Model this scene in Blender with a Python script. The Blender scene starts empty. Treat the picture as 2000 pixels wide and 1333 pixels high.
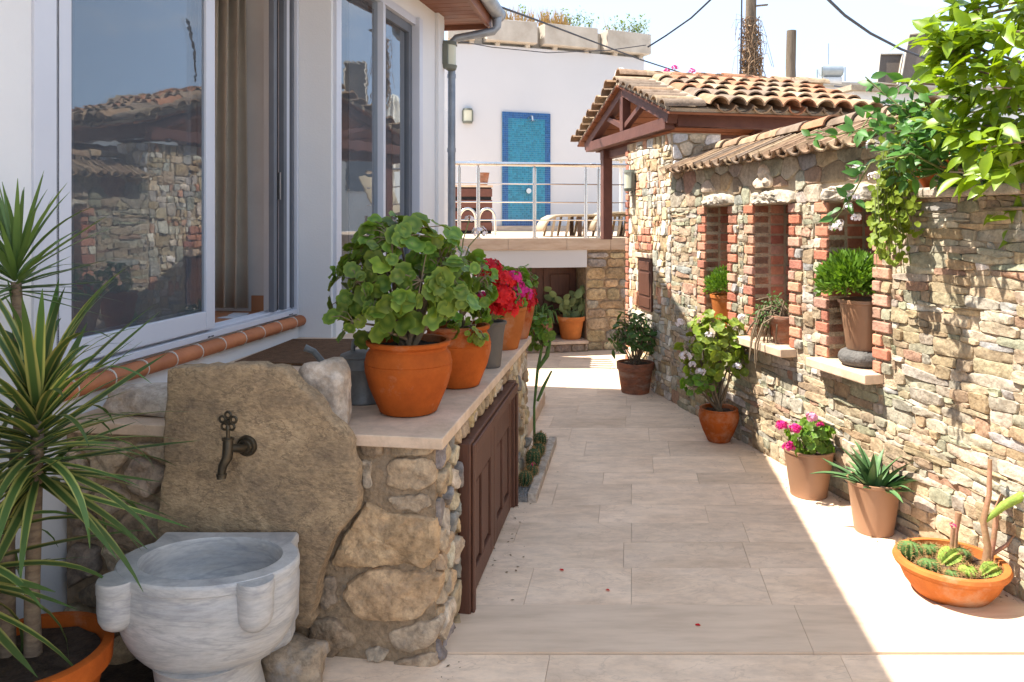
import bpy, bmesh, math, random
from mathutils import Vector, Matrix, noise
V = Vector
scene = bpy.context.scene
# ---------------------------------------------------------------- camera
cam_d = bpy.data.cameras.new('camera'); cam = bpy.data.objects.new('camera', cam_d)
scene.collection.objects.link(cam); scene.camera = cam
cam.location = (0, 0, 1.5); cam.rotation_euler = (math.radians(90), 0, 0)
cam_d.sensor_width = 36; cam_d.lens = 27; cam_d.shift_y = -0.118
cam_d.clip_start = 0.05; cam_d.clip_end = 2000
scene.render.resolution_x = 1024; scene.render.resolution_y = 682
# ---------------------------------------------------------------- sky, sun, exposure
SUN_EL = math.radians(59.6)
sh = V((1, -0.12, 0)).normalized()
sun_dir = V((sh.x*math.cos(SUN_EL), sh.y*math.cos(SUN_EL), -math.sin(SUN_EL)))
world = bpy.data.worlds.new('World'); scene.world = world; world.use_nodes = True
wn = world.node_tree.nodes; wl = world.node_tree.links
for n in list(wn): wn.remove(n)
wo = wn.new('ShaderNodeOutputWorld'); bg = wn.new('ShaderNodeBackground')
sky = wn.new('ShaderNodeTexSky'); sky.sky_type = 'NISHITA'; sky.sun_disc = False
sky.sun_elevation = SUN_EL; sky.sun_rotation = math.atan2(-sh.x, -sh.y) % (2*math.pi)
sky.air_density = .8; sky.dust_density = .8; sky.ozone_density = 1.3
tc = wn.new('ShaderNodeTexCoord'); mp = wn.new('ShaderNodeMapping'); mp.inputs['Scale'].default_value = (1.6, 1.6, 5.5)
nz = wn.new('ShaderNodeTexNoise'); nz.inputs['Scale'].default_value = 2.3; nz.inputs['Detail'].default_value = 9; nz.inputs['Roughness'].default_value = .58
cr = wn.new('ShaderNodeValToRGB'); cr.color_ramp.elements[0].position = .54; cr.color_ramp.elements[1].position = .74
cr.color_ramp.elements[0].color = (0, 0, 0, 1); cr.color_ramp.elements[1].color = (.8, .8, .8, 1)
mx = wn.new('ShaderNodeMixRGB'); mx.inputs[2].default_value = (2.7, 2.75, 2.85, 1)
wl.new(tc.outputs['Generated'], mp.inputs[0]); wl.new(mp.outputs[0], nz.inputs['Vector']); wl.new(nz.outputs[0], cr.inputs[0])
# thin high haze evens out and pales the whole sky
hz = wn.new('ShaderNodeMixRGB'); hz.inputs[0].default_value = .84; hz.inputs[2].default_value = (1.46, 1.84, 2.42, 1); hsv = wn.new('ShaderNodeHueSaturation'); hsv.inputs['Saturation'].default_value = .9
wl.new(sky.outputs[0], hsv.inputs['Color']); wl.new(hsv.outputs[0], hz.inputs[1])
wl.new(cr.outputs[0], mx.inputs[0]); wl.new(hz.outputs[0], mx.inputs[1]); wl.new(mx.outputs[0], bg.inputs[0])
bg.inputs[1].default_value = 0.15
wl.new(bg.outputs[0], wo.inputs[0])
sd = bpy.data.lights.new('sun', 'SUN'); so = bpy.data.objects.new('sun', sd); scene.collection.objects.link(so)
sd.energy = 3.15; sd.angle = math.radians(.55); sd.color = (1, .94, .84)
so.rotation_euler = sun_dir.to_track_quat('-Z', 'Y').to_euler(); so.location = (-6, 3, 12)
vs = scene.view_settings; vs.view_transform = 'Standard'; vs.look = 'None'; vs.gamma = 1; vs.use_curve_mapping = False
vs.exposure = 2.07

# ---------------------------------------------------------------- materials
MATS = {}
def M(name, c1, c2=None, scale=6, rough=.75, bump=.25, bscale=60, tint=False, spec=.3, metal=0, stretch=(1, 1, 1),
      coord='Object', rnd=False, transl=0, detail=6, c3=None, vary=.22, mott=None, veins=None):
    m = bpy.data.materials.new(name); m.use_nodes = True
    N = m.node_tree.nodes; L = m.node_tree.links
    b = N['Principled BSDF']; out = N['Material Output']
    b.inputs['Roughness'].default_value = rough; b.inputs['Metallic'].default_value = metal
    b.inputs['Specular IOR Level'].default_value = spec
    if coord == 'World':
        g = N.new('ShaderNodeNewGeometry'); co = g.outputs['Position']
    else:
        t = N.new('ShaderNodeTexCoord'); co = t.outputs['Object']
    oi = None
    if rnd:
        oi = N.new('ShaderNodeObjectInfo'); vm = N.new('ShaderNodeVectorMath'); vm.operation = 'MULTIPLY_ADD'
        cb = N.new('ShaderNodeCombineXYZ')
        for i in range(3): L.new(oi.outputs['Random'], cb.inputs[i])
        L.new(cb.outputs[0], vm.inputs[0]); vm.inputs[1].default_value = (37, 53, 41); L.new(co, vm.inputs[2]); co = vm.outputs[0]
    mpn = N.new('ShaderNodeMapping'); mpn.inputs['Scale'].default_value = stretch; L.new(co, mpn.inputs[0])
    n1 = N.new('ShaderNodeTexNoise'); n1.inputs['Scale'].default_value = scale; n1.inputs['Detail'].default_value = detail
    n1.inputs['Roughness'].default_value = .62
    L.new(mpn.outputs[0], n1.inputs['Vector'])
    c2 = c2 or tuple(x*.8 for x in c1)
    r = N.new('ShaderNodeValToRGB'); r.color_ramp.elements[0].position = .34; r.color_ramp.elements[1].position = .66
    r.color_ramp.elements[0].color = (*c2, 1); r.color_ramp.elements[1].color = (*c1, 1)
    if c3:
        e = r.color_ramp.elements.new(.52); e.color = (*c3, 1)
    L.new(n1.outputs[0], r.inputs[0]); col = r.outputs[0]
    if mott:                                          # (scale, dark colour factor, patch colour, patch amount)
        n3 = N.new('ShaderNodeTexNoise'); n3.inputs['Scale'].default_value = mott[0]; n3.inputs['Detail'].default_value = 12; n3.inputs['Roughness'].default_value = .75
        L.new(mpn.outputs[0], n3.inputs['Vector']); r3 = N.new('ShaderNodeValToRGB'); r3.color_ramp.elements[0].position = .36; r3.color_ramp.elements[1].position = .58
        r3.color_ramp.elements[0].color = (mott[1], mott[1], mott[1]*1.02, 1); r3.color_ramp.elements[1].color = (1.08, 1.08, 1.08, 1); L.new(n3.outputs[0], r3.inputs[0])
        m3 = N.new('ShaderNodeMixRGB'); m3.blend_type = 'MULTIPLY'; m3.inputs[0].default_value = 1; L.new(col, m3.inputs[1]); L.new(r3.outputs[0], m3.inputs[2]); col = m3.outputs[0]
        n4 = N.new('ShaderNodeTexNoise'); n4.inputs['Scale'].default_value = mott[0]*.37; n4.inputs['Detail'].default_value = 10; n4.inputs['Roughness'].default_value = .7
        va = N.new('ShaderNodeVectorMath'); va.inputs[1].default_value = (7.3, 3.1, 5.7); L.new(mpn.outputs[0], va.inputs[0]); L.new(va.outputs[0], n4.inputs['Vector'])
        r4 = N.new('ShaderNodeValToRGB'); r4.color_ramp.elements[0].position = .52; r4.color_ramp.elements[1].position = .64
        r4.color_ramp.elements[0].color = (0, 0, 0, 1); r4.color_ramp.elements[1].color = (mott[3],)*3+(1,); L.new(n4.outputs[0], r4.inputs[0])
        m4 = N.new('ShaderNodeMixRGB'); L.new(r4.outputs[0], m4.inputs[0]); L.new(col, m4.inputs[1]); m4.inputs[2].default_value = (*mott[2], 1); col = m4.outputs[0]
    if veins:                                         # (scale, colour, half width, strength): thin wandering veins
        n5 = N.new('ShaderNodeTexNoise'); n5.inputs['Scale'].default_value = veins[0]; n5.inputs['Detail'].default_value = 7; n5.inputs['Roughness'].default_value = .6; n5.inputs['Distortion'].default_value = .6
        L.new(mpn.outputs[0], n5.inputs['Vector']); s5 = N.new('ShaderNodeMath'); s5.operation = 'SUBTRACT'; s5.inputs[1].default_value = .5; L.new(n5.outputs[0], s5.inputs[0])
        a5 = N.new('ShaderNodeMath'); a5.operation = 'ABSOLUTE'; L.new(s5.outputs[0], a5.inputs[0]); q5 = N.new('ShaderNodeMapRange'); q5.inputs[1].default_value = 0; q5.inputs[2].default_value = veins[2]; q5.inputs[3].default_value = veins[3]; q5.inputs[4].default_value = 0
        L.new(a5.outputs[0], q5.inputs[0]); m5 = N.new('ShaderNodeMixRGB'); L.new(q5.outputs[0], m5.inputs[0]); L.new(col, m5.inputs[1]); m5.inputs[2].default_value = (*veins[1], 1); col = m5.outputs[0]
    if tint:
        a = N.new('ShaderNodeAttribute'); a.attribute_name = 'tint'
        mm = N.new('ShaderNodeMixRGB'); mm.blend_type = 'MULTIPLY'; mm.inputs[0].default_value = 1
        L.new(col, mm.inputs[1]); L.new(a.outputs['Color'], mm.inputs[2]); col = mm.outputs[0]
    if rnd:
        hs = N.new('ShaderNodeHueSaturation'); mr = N.new('ShaderNodeMapRange')
        mr.inputs[3].default_value = 1-vary; mr.inputs[4].default_value = 1+vary
        L.new(oi.outputs['Random'], mr.inputs[0]); L.new(mr.outputs[0], hs.inputs['Value']); L.new(col, hs.inputs['Color']); col = hs.outputs[0]
    L.new(col, b.inputs['Base Color'])
    if bump:
        n2 = N.new('ShaderNodeTexNoise'); n2.inputs['Scale'].default_value = bscale; n2.inputs['Detail'].default_value = 5
        L.new(mpn.outputs[0], n2.inputs['Vector'])
        bp = N.new('ShaderNodeBump'); bp.inputs['Strength'].default_value = bump; bp.inputs['Distance'].default_value = .01
        L.new(n2.outputs[0], bp.inputs['Height']); L.new(bp.outputs[0], b.inputs['Normal'])
    if transl:
        tr = N.new('ShaderNodeBsdfTranslucent'); ms = N.new('ShaderNodeMixShader'); ms.inputs[0].default_value = transl
        hb = N.new('ShaderNodeMixRGB'); hb.blend_type = 'MULTIPLY'; hb.inputs[0].default_value = 1; hb.inputs[2].default_value = (1.5, 1.4, .55, 1)
        L.new(col, hb.inputs[1]); L.new(hb.outputs[0], tr.inputs[0])
        L.new(b.outputs[0], ms.inputs[1]); L.new(tr.outputs[0], ms.inputs[2]); L.new(ms.outputs[0], out.inputs[0])
    MATS[name] = m
    return m
def glass(name, tintc=(.8, .85, .85), ior=1.75):
    m = bpy.data.materials.new(name); m.use_nodes = True
    N = m.node_tree.nodes; L = m.node_tree.links; N.remove(N['Principled BSDF'])
    lw = N.new('ShaderNodeLayerWeight'); lw.inputs[0].default_value = .5
    pw_ = N.new('ShaderNodeMath'); pw_.operation = 'POWER'; pw_.inputs[1].default_value = 3.5; L.new(lw.outputs['Facing'], pw_.inputs[0])
    f = N.new('ShaderNodeMapRange'); f.inputs[3].default_value = ior; f.inputs[4].default_value = .9; L.new(pw_.outputs[0], f.inputs[0])
    t = N.new('ShaderNodeBsdfTransparent'); t.inputs[0].default_value = (*tintc, 1)
    g = N.new('ShaderNodeBsdfGlossy'); g.inputs['Roughness'].default_value = .003; g.inputs[0].default_value = (.85, .9, .95, 1)
    gn = N.new('ShaderNodeTexNoise'); gn.inputs['Scale'].default_value = 7; gc = N.new('ShaderNodeTexCoord'); gm = N.new('ShaderNodeMapping'); gm.inputs['Scale'].default_value = (.6, .6, 2.2)
    L.new(gc.outputs['Object'], gm.inputs[0]); L.new(gm.outputs[0], gn.inputs['Vector']); gb = N.new('ShaderNodeBump'); gb.inputs['Strength'].default_value = .014; gb.inputs['Distance'].default_value = .02
    L.new(gn.outputs[0], gb.inputs['Height']); L.new(gb.outputs[0], g.inputs['Normal'])
    df = N.new('ShaderNodeBsdfDiffuse'); df.inputs[0].default_value = (.5, .52, .55, 1); du = N.new('ShaderNodeMixShader'); du.inputs[0].default_value = .10; L.new(t.outputs[0], du.inputs[1]); L.new(df.outputs[0], du.inputs[2])      # pale diffuse veil mixed in to lift the dark panes to grey
    ms = N.new('ShaderNodeMixShader'); L.new(f.outputs[0], ms.inputs[0]); L.new(du.outputs[0], ms.inputs[1]); L.new(g.outputs[0], ms.inputs[2])
    L.new(ms.outputs[0], N['Material Output'].inputs[0]); MATS[name] = m
    return m
M('white_wall', (.70, .70, .70), (.665, .665, .67), 1.5, .85, .12, 90, coord='World')
M('pool_wall', (.53, .53, .54), (.50, .50, .51), .6, .85, .1, 60, coord='World')
M('alu', (.56, .58, .64), (.53, .55, .61), 3, .38, 0, spec=.5)
M('dark_alu', (.14, .15, .17), (.11, .12, .14), 3, .45, 0)
M('black_gap', (.012, .012, .014), None, 3, .7, 0)
M('interior_wall', (.74, .72, .70), None, 1, .9, 0)
M('interior_floor', (.42, .2, .1), (.36, .16, .08), 3, .5, .1)
M('curtain', (.50, .45, .37), (.44, .395, .325), 9, .9, .15, 200)
M('sill_tile', (.46, .17, .07), (.38, .13, .055), 9, .65, .15, rnd=True)
M('grout', (.62, .56, .48), None, 20, .9, .2)
M('terracotta', (.40, .092, .014), (.31, .066, .01), 5, .8, .18, 80, spec=.15, c3=(.37, .082, .012), rnd=True, vary=.1, mott=(7, .8, (.42, .22, .13), .75))
M('terracotta_pale', (.46, .15, .036), (.38, .115, .03), 5, .8, .2, 80, spec=.15, rnd=True, vary=.1, mott=(7, .82, (.48, .30, .19), .75))
M('terracotta_old', (.33, .11, .05), (.22, .11, .07), 7, .85, .3, 60, stretch=(1, 1, 3), mott=(12, .6, (.34, .25, .19), .6))
M('travertine_strip', (.70, .54, .40), (.57, .43, .31), 3, .6, .2, 120, coord='World', stretch=(.9, 5, 1), c3=(.655, .50, .365), detail=12, spec=.18)
M('floor_joint', (.56, .43, .31), None, 20, .9, .2)
M('tan_rock', (.40, .30, .20), (.25, .19, .13), 8, .85, .9, 40, coord='World', c3=(.34, .26, .18), detail=10, mott=(26, .55, (.3, .28, .26), .7))
M('plastic_brown', (.30, .165, .095), (.275, .15, .085), 3, .42, .04, 40, spec=.5)
M('grey_pot', (.13, .115, .10), (.10, .09, .08), 6, .6, .1)
M('soil', (.07, .045, .03), (.03, .02, .014), 30, .95, .8, 90)
M('travertine', (.76, .585, .43), (.63, .465, .325), 2.4, .6, .15, 120, coord='World', rnd=True, stretch=(1, 2.2, 1), spec=.18, c3=(.73, .555, .40), detail=12, vary=.10, mott=(9, .88, (.60, .44, .32), .5), veins=(3.0, (.5, .37, .27), .012, .5))
M('travertine_edge', (.58, .46, .35), (.44, .32, .23), 4, .6, .25, 90, coord='World', stretch=(1, 1, 5))
M('counter_top', (.66, .50, .37), (.53, .385, .265), 3, .55, .12, 90, coord='World', spec=.2, c3=(.62, .465, .335), mott=(14, .85, (.45, .3, .2), .4))
M('mortar', (.35, .25, .155), (.25, .178, .11), 7, .95, 1, 55, coord='World', mott=(30, .6, (.27, .215, .155), .6))
M('mortar_pale', (.50, .395, .275), (.38, .295, .20), 9, .95, 1, 60, coord='World')
M('stone', (1.12, 1.1, 1.06), (.62, .58, .53), 9, .88, .9, 38, tint=True, coord='World', c3=(.95, .9, .84), detail=10, mott=(32, .55, (.62, .62, .66), .6))
M('wall_stone', (1.22, 1.2, 1.15), (.78, .73, .66), 9, .88, .9, 38, tint=True, coord='World', c3=(1.05, 1.0, .94), detail=10, mott=(40, .66, (.8, .78, .74), .5))
M('brick', (1.1, 1.05, 1.0), (.75, .72, .7), 14, .9, .6, 60, tint=True, coord='World')
M('slab_rock', (.44, .315, .185), (.23, .165, .105), 4, .8, .6, 70, coord='World', stretch=(1, 1, 1.7), c3=(.34, .24, .14), detail=12, mott=(40, .62, (.18, .125, .08), .55), veins=(5, (.12, .085, .055), .012, .7))
M('pale_rock', (.56, .48, .39), (.36, .29, .22), 8, .85, .8, 40, coord='World', c3=(.5, .42, .34), mott=(24, .6, (.34, .24, .15), .6))
M('marble', (.50, .485, .465), (.36, .36, .365), 3.0, .42, .05, 120, coord='World', stretch=(.9, .9, 4.5), c3=(.46, .445, .42), spec=.4, detail=10, mott=(22, .82, (.44, .39, .33), .35), veins=(2.6, (.2, .205, .22), .035, .38))
M('bronze', (.09, .07, .045), (.05, .045, .035), 20, .42, .1, metal=.8)
M('wood_door', (.115, .045, .026), (.08, .032, .018), 7, .5, .2, 40, stretch=(6, 6, .6), spec=.4)
M('wood_beam', (.135, .055, .04), (.10, .04, .03), 6, .6, .2, 40)
M('wood_ceiling', (.24, .085, .035), (.18, .06, .028), 6, .6, .2, 40)
M('soffit', (.22, .085, .045), (.17, .065, .035), 5, .5, .1, 40)
M('zinc', (.30, .33, .37), (.2, .225, .26), 6, .5, .1, metal=.55)
M('zinc_can', (.19, .195, .19), (.15, .155, .15), 8, .5, .1, metal=.3, mott=(20, .8, (.16, .17, .17), .5))
M('steel', (.72, .68, .64), None, 3, .2, 0, metal=1)
M('mat_fibre', (.15, .08, .04), (.10, .052, .026), 30, 1, 1, 160)
M('roof_tile', (1.1, 1.08, 1.05), (.62, .58, .52), 10, .85, .6, 50, tint=True, coord='World', c3=(.98, .95, .9), detail=9)
M('roof_mortar', (.40, .32, .23), (.28, .22, .16), 9, .95, 1, 40, coord='World')
M('concrete', (.50, .45, .38), (.38, .33, .27), 3, .9, .3, 50, coord='World')
M('lamp_metal', (.16, .17, .14), None, 5, .5, 0)
M('lamp_glass', (.56, .55, .42), (.52, .51, .38), 5, .35, 0, spec=.5)
M('mosaic', (1, 1, 1), (.75, .8, .85), 60, .25, 0, tint=True, coord='World', spec=.5)
M('mosaic_grout', (.16, .33, .42), None, 30, .9, .1)
M('fabric_white', (.74, .72, .66), None, 4, .9, .1)
M('lounger', (.42, .34, .24), (.36, .29, .2), 5, .8, .1)
M('lounger_leg', (.12, .08, .06), None, 5, .7, .1)
M('pole_wood', (.19, .15, .11), (.11, .085, .06), 5, .9, .7, 30, stretch=(4, 4, .5))
M('dry_vine', (.30, .2, .12), (.2, .13, .08), 20, .95, .3)
M('cable', (.03, .03, .04), None, 3, .6, 0)
M('tank', (.42, .46, .48), None, 3, .4, .1, metal=.4)
M('panel_back', (.17, .135, .105), (.13, .1, .08), 9, .85, .2, 40, stretch=(6, 6, .6))
M('far_white', (.70, .69, .67), None, .5, .9, 0)
M('rope', (.45, .4, .34), None, 20, .9, .3)
M('tyre_stone', (.15, .14, .13), (.08, .075, .07), 18, .95, 1, 50)
M('stem_green', (.14, .17, .05), (.11, .12, .04), 10, .7, .2)
M('stem_brown', (.22, .16, .10), (.15, .11, .07), 14, .85, .5, 40)
M('stem_pink', (.38, .18, .12), (.25, .17, .08), 14, .6, .3)
M('trunk', (.24, .18, .12), (.14, .10, .07), 14, .9, .6, 40, stretch=(1, 1, 4))
M('laurel_leaf', (.075, .14, .03), (.05, .105, .025), 20, .5, 0, rnd=True, transl=.2)
M('bush_leaf', (.12, .23, .024), (.09, .18, .02), 20, .5, 0, rnd=False, transl=.3)
M('lemon_leaf', (.23, .33, .014), (.15, .25, .012), 20, .38, 0, rnd=True, transl=.38, spec=.5)
M('vine_leaf', (.075, .19, .03), (.055, .15, .028), 20, .45, 0, rnd=True, transl=.3, spec=.4)
M('trail_leaf', (.26, .32, .03), (.18, .27, .03), 20, .55, 0, rnd=True, transl=.35)
M('yucca_leaf', (.11, .18, .045), (.075, .135, .035), 10, .45, 0, rnd=True, transl=.2, stretch=(1, .2, 1), spec=.4)
M('aloe_leaf', (.10, .19, .065), (.075, .15, .06), 30, .5, .1, rnd=True)
M('cactus_green', (.11, .19, .045), (.07, .13, .035), 30, .7, .4, 90)
M('cactus_lime', (.24, .33, .05), (.16, .24, .04), 30, .7, .4, 90)
M('cactus_dark', (.045, .085, .03), (.03, .06, .025), 30, .7, .4, 90)
M('opuntia', (.13, .17, .06), (.10, .13, .05), 20, .6, .2, rnd=True)
M('red_petal', (.62, .012, .012), (.50, .006, .012), 30, .6, 0, transl=.2)
M('dark_red_petal', (.52, .006, .016), (.40, .004, .014), 30, .6, 0, transl=.2)
M('magenta_petal', (.62, .02, .22), (.5, .015, .17), 30, .6, 0, transl=.2)
M('white_petal', (.72, .68, .74), (.66, .6, .7), 30, .6, 0, transl=.2)
M('pink_petal', (.72, .36, .52), (.6, .2, .4), 30, .6, 0, transl=.2)
M('weed_green', (.16, .22, .04), (.12, .17, .03), 20, .7, 0, transl=.3)
M('weed_dry', (.42, .27, .12), (.34, .2, .09), 20, .9, 0, transl=.2)
M('gravel', (.34, .32, .30), (.12, .11, .10), 60, .9, .9, 90)
M('eye_blue', (.01, .02, .12), None, 3, .15, 0, spec=.6)
M('eye_white', (.8, .85, .9), None, 3, .2, 0)
M('paper', (.6, .68, .78), None, 3, .7, 0)
M('ground', (.40, .34, .27), None, 1, .95, .3)
glass('door_glass', (.55, .60, .63), .10)
M('screen_mesh', (.17, .185, .205), None, 5, .8, 0)
# variegated sword leaf and zonal geranium leaf: colour by the leaf's own coordinates
def leaf_coord_mat(name, kind, cA, cB, transl=.22):
    m = bpy.data.materials.new(name); m.use_nodes = True
    N = m.node_tree.nodes; L = m.node_tree.links; b = N['Principled BSDF']; out = N['Material Output']
    t = N.new('ShaderNodeTexCoord'); sp = N.new('ShaderNodeSeparateXYZ'); L.new(t.outputs['Object'], sp.inputs[0])
    r = N.new('ShaderNodeValToRGB'); E = r.color_ramp.elements
    if kind == 'sword':
        ab = N.new('ShaderNodeMath'); ab.operation = 'ABSOLUTE'; L.new(sp.outputs[0], ab.inputs[0])
        ml = N.new('ShaderNodeMath'); ml.operation = 'MULTIPLY'; ml.inputs[1].default_value = 64; L.new(ab.outputs[0], ml.inputs[0])
        E[0].position = .40; E[1].position = .62; E[0].color = (*cA, 1); E[1].color = (*cB, 1); src = ml.outputs[0]
    else:
        ln = N.new('ShaderNodeVectorMath'); ln.operation = 'LENGTH'; L.new(t.outputs['Object'], ln.inputs[0])
        E[0].position = .1; E[1].position = 1.0; E[0].color = (*cB, 1); E[1].color = (*cB, 1)
        e = E.new(.5); e.color = (*cA, 1); e = E.new(.8); e.color = (*[(a+bb)/2 for a, bb in zip(cA, cB)], 1); src = ln.outputs['Value']
    L.new(src, r.inputs[0])
    oi = N.new('ShaderNodeObjectInfo'); hs = N.new('ShaderNodeHueSaturation'); mr = N.new('ShaderNodeMapRange')
    mr.inputs[3].default_value = .7; mr.inputs[4].default_value = 1.3; L.new(oi.outputs['Random'], mr.inputs[0]); L.new(mr.outputs[0], hs.inputs['Value'])
    m2 = N.new('ShaderNodeMapRange'); m2.inputs[3].default_value = .485; m2.inputs[4].default_value = .51
    L.new(oi.outputs['Random'], m2.inputs[0]); L.new(m2.outputs[0], hs.inputs['Hue'])
    L.new(r.outputs[0], hs.inputs['Color']); L.new(hs.outputs[0], b.inputs['Base Color'])
    b.inputs['Roughness'].default_value = .5; b.inputs['Specular IOR Level'].default_value = .35
    tr = N.new('ShaderNodeBsdfTranslucent'); ms = N.new('ShaderNodeMixShader'); ms.inputs[0].default_value = transl
    hb = N.new('ShaderNodeMixRGB'); hb.blend_type = 'MULTIPLY'; hb.inputs[0].default_value = 1; hb.inputs[2].default_value = (1.4, 1.35, .6, 1)
    L.new(hs.outputs[0], hb.inputs[1]); L.new(hb.outputs[0], tr.inputs[0]); L.new(b.outputs[0], ms.inputs[1]); L.new(tr.outputs[0], ms.inputs[2]); L.new(ms.outputs[0], out.inputs[0])
    MATS[name] = m
leaf_coord_mat('geranium_leaf', 'zonal', (.066, .13, .014), (.165, .24, .032))
leaf_coord_mat('geranium_light', 'zonal', (.14, .21, .022), (.24, .31, .035), .3)
leaf_coord_mat('geranium_fresh', 'zonal', (.085, .18, .018), (.16, .27, .03), .3)
leaf_coord_mat('variegated_leaf', 'sword', (.075, .135, .036), (.38, .37, .11))

# ---------------------------------------------------------------- mesh helpers
COL = scene.collection
class MB:
    def __init__(s): s.v = []; s.f = []; s.c = []
    def add(s, vs, fs, tint=(1, 1, 1)):
        k = len(s.v); s.v += [V(p) for p in vs]; s.f += [[i+k for i in f] for f in fs]; s.c += [tint]*len(fs); return s
    def obox(s, o, a, b, c, tint=(1, 1, 1)):
        o = V(o); a = V(a); b = V(b); c = V(c)
        p = [o, o+a, o+a+b, o+b, o+c, o+a+c, o+a+b+c, o+b+c]
        return s.add(p, [(0, 3, 2, 1), (4, 5, 6, 7), (0, 1, 5, 4), (1, 2, 6, 5), (2, 3, 7, 6), (3, 0, 4, 7)], tint)
    def box(s, c, x, y, z, tint=(1, 1, 1)):
        return s.obox((c[0]-x/2, c[1]-y/2, c[2]-z/2), (x, 0, 0), (0, y, 0), (0, 0, z), tint)
    def prism(s, poly, vec, tint=(1, 1, 1)):
        n = len(poly); vec = V(vec); p = [V(q) for q in poly]
        return s.add(p+[q+vec for q in p], [list(range(n))[::-1], list(range(n, 2*n))]+[(i, (i+1) % n, n+(i+1) % n, n+i) for i in range(n)], tint)
    def tube(s, path, r, seg=8, tint=(1, 1, 1), cap=True):
        path = [V(p) for p in path]; n = len(path)
        rs = r if isinstance(r, (list, tuple)) else [r]*n
        vs = []; fs = []; up = None
        for i, p in enumerate(path):
            d = (path[min(i+1, n-1)]-path[max(i-1, 0)]); d = d.normalized() if d.length > 1e-9 else V((0, 0, 1))
            if up is None:
                up = V((0, 0, 1)) if abs(d.z) < .9 else V((1, 0, 0))
            x = d.cross(up); x = x.normalized() if x.length > 1e-6 else d.orthogonal().normalized(); y = x.cross(d).normalized(); up = y
            for k in range(seg):
                a = 2*math.pi*k/seg; vs.append(p+(x*math.cos(a)+y*math.sin(a))*rs[i])
        for i in range(n-1):
            for k in range(seg):
                a = i*seg+k; b = i*seg+(k+1) % seg; fs.append((a, b, b+seg, a+seg))
        if cap: fs += [list(range(seg))[::-1], list(range((n-1)*seg, n*seg))]
        return s.add(vs, fs, tint)
    def lathe(s, prof, c, seg=36, tint=(1, 1, 1), wob=0):
        c = V(c); vs = []; fs = []; n = len(prof)
        for (r, z) in prof:
            for k in range(seg):
                a = 2*math.pi*k/seg; rr = r*(1+wob*noise.noise(V((math.cos(a)*2, math.sin(a)*2, z*6+c.x*9))))
                vs.append(c+V((rr*math.cos(a), rr*math.sin(a), z)))
        for i in range(n-1):
            for k in range(seg):
                a = i*seg+k; b = i*seg+(k+1) % seg; fs.append((a, b, b+seg, a+seg))
        fs += [list(range(seg))[::-1], list(range((n-1)*seg, n*seg))]
        return s.add(vs, fs, tint)
    def mesh(s, name, mat, smooth=None, org=(0, 0, 0), recalc=True):
        me = bpy.data.meshes.new(name); o = V(org)
        me.from_pydata([p-o for p in s.v], [], s.f)
        at = me.attributes.new('tint', 'FLOAT_COLOR', 'FACE'); buf = []
        for c in s.c: buf += [c[0], c[1], c[2], 1]
        at.data.foreach_set('color', buf)
        if recalc:
            bm = bmesh.new(); bm.from_mesh(me); bmesh.ops.recalc_face_normals(bm, faces=bm.faces); bm.to_mesh(me); bm.free()
        me.materials.append(MATS[mat])
        if smooth is not None:
            me.shade_smooth(); me.set_sharp_from_angle(angle=math.radians(smooth))
        return me
    def build(s, name, mat, parent=None, smooth=None, bevel=0, recalc=True):
        org = worg(parent)
        me = s.mesh(name, mat, smooth, org, recalc)
        return obj(name, me, parent, bevel)
WORG = {}
def worg(p): return WORG.get(p.name, V((0, 0, 0))) if p else V((0, 0, 0))
def obj(name, me, parent=None, bevel=0):
    o = bpy.data.objects.new(name, me); COL.objects.link(o)
    if parent: o.parent = parent; WORG[o.name] = worg(parent)
    if bevel:
        b = o.modifiers.new('bevel', 'BEVEL'); b.width = bevel; b.segments = 2; b.limit_method = 'ANGLE'; b.angle_limit = math.radians(40)
    return o
def thing(name, label, cat, loc=(0, 0, 0), group=None):
    o = bpy.data.objects.new(name, None); COL.objects.link(o); o.location = loc; o.empty_display_size = .1
    WORG[o.name] = V(loc); tag(o, label, cat, group); return o
def tag(o, label, cat, group=None):
    o['label'] = label; o['category'] = cat
    if group: o['group'] = group
    return o
def struct(o): o['kind'] = 'structure'; return o
def stuff(o): o['kind'] = 'stuff'; return o
def solo(mb, name, mat, label, cat, group=None, smooth=None, bevel=0):
    # a thing that is one mesh, origin at the centre of its base
    xs = [p.x for p in mb.v]; ys = [p.y for p in mb.v]; z = min(p.z for p in mb.v)
    org = V(((min(xs)+max(xs))/2, (min(ys)+max(ys))/2, z))
    o = obj(name, mb.mesh(name, mat, smooth, org), None, bevel); o.location = org; WORG[o.name] = org
    return tag(o, label, cat, group)
def place(name, me, parent, mat4):
    o = bpy.data.objects.new(name, me); COL.objects.link(o); o.parent = parent; WORG[o.name] = worg(parent)
    m = mat4.copy(); m.translation = m.translation-worg(parent); o.matrix_local = m
    return o
def P(px, py, z):
    D = 1500*(1.5-z)/(py-430.); return V(((px-1000)*D/1500, D, z))
def Q(px, py, D): return V(((px-1000)*D/1500, D, 1.5-(py-430)*D/1500))
# house frame: s along the facade away from the viewer, t towards the path
HU = V((.1548, .98795, 0)); HN = V((.98795, -.1548, 0)); C0 = V((-.259, 2.586, 0))
def H(s, t, z): return C0+HU*s+HN*t+V((0, 0, z))
# garden wall frame: a along the wall (away), h out towards the path
WU = V((-.2032, .97914, 0)); WN = V((-.97914, -.2032, 0)); WO = V((2.644, 0, 0))
def W(a, h, z): return WO+WU*a+WN*h+V((0, 0, z))
def wa(px):                       # distance along the wall for a photo column
    k = (px-1000)/1500.; return 2.644/(k+.2075)/.97914
UP = V((0, 0, 1))
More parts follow.
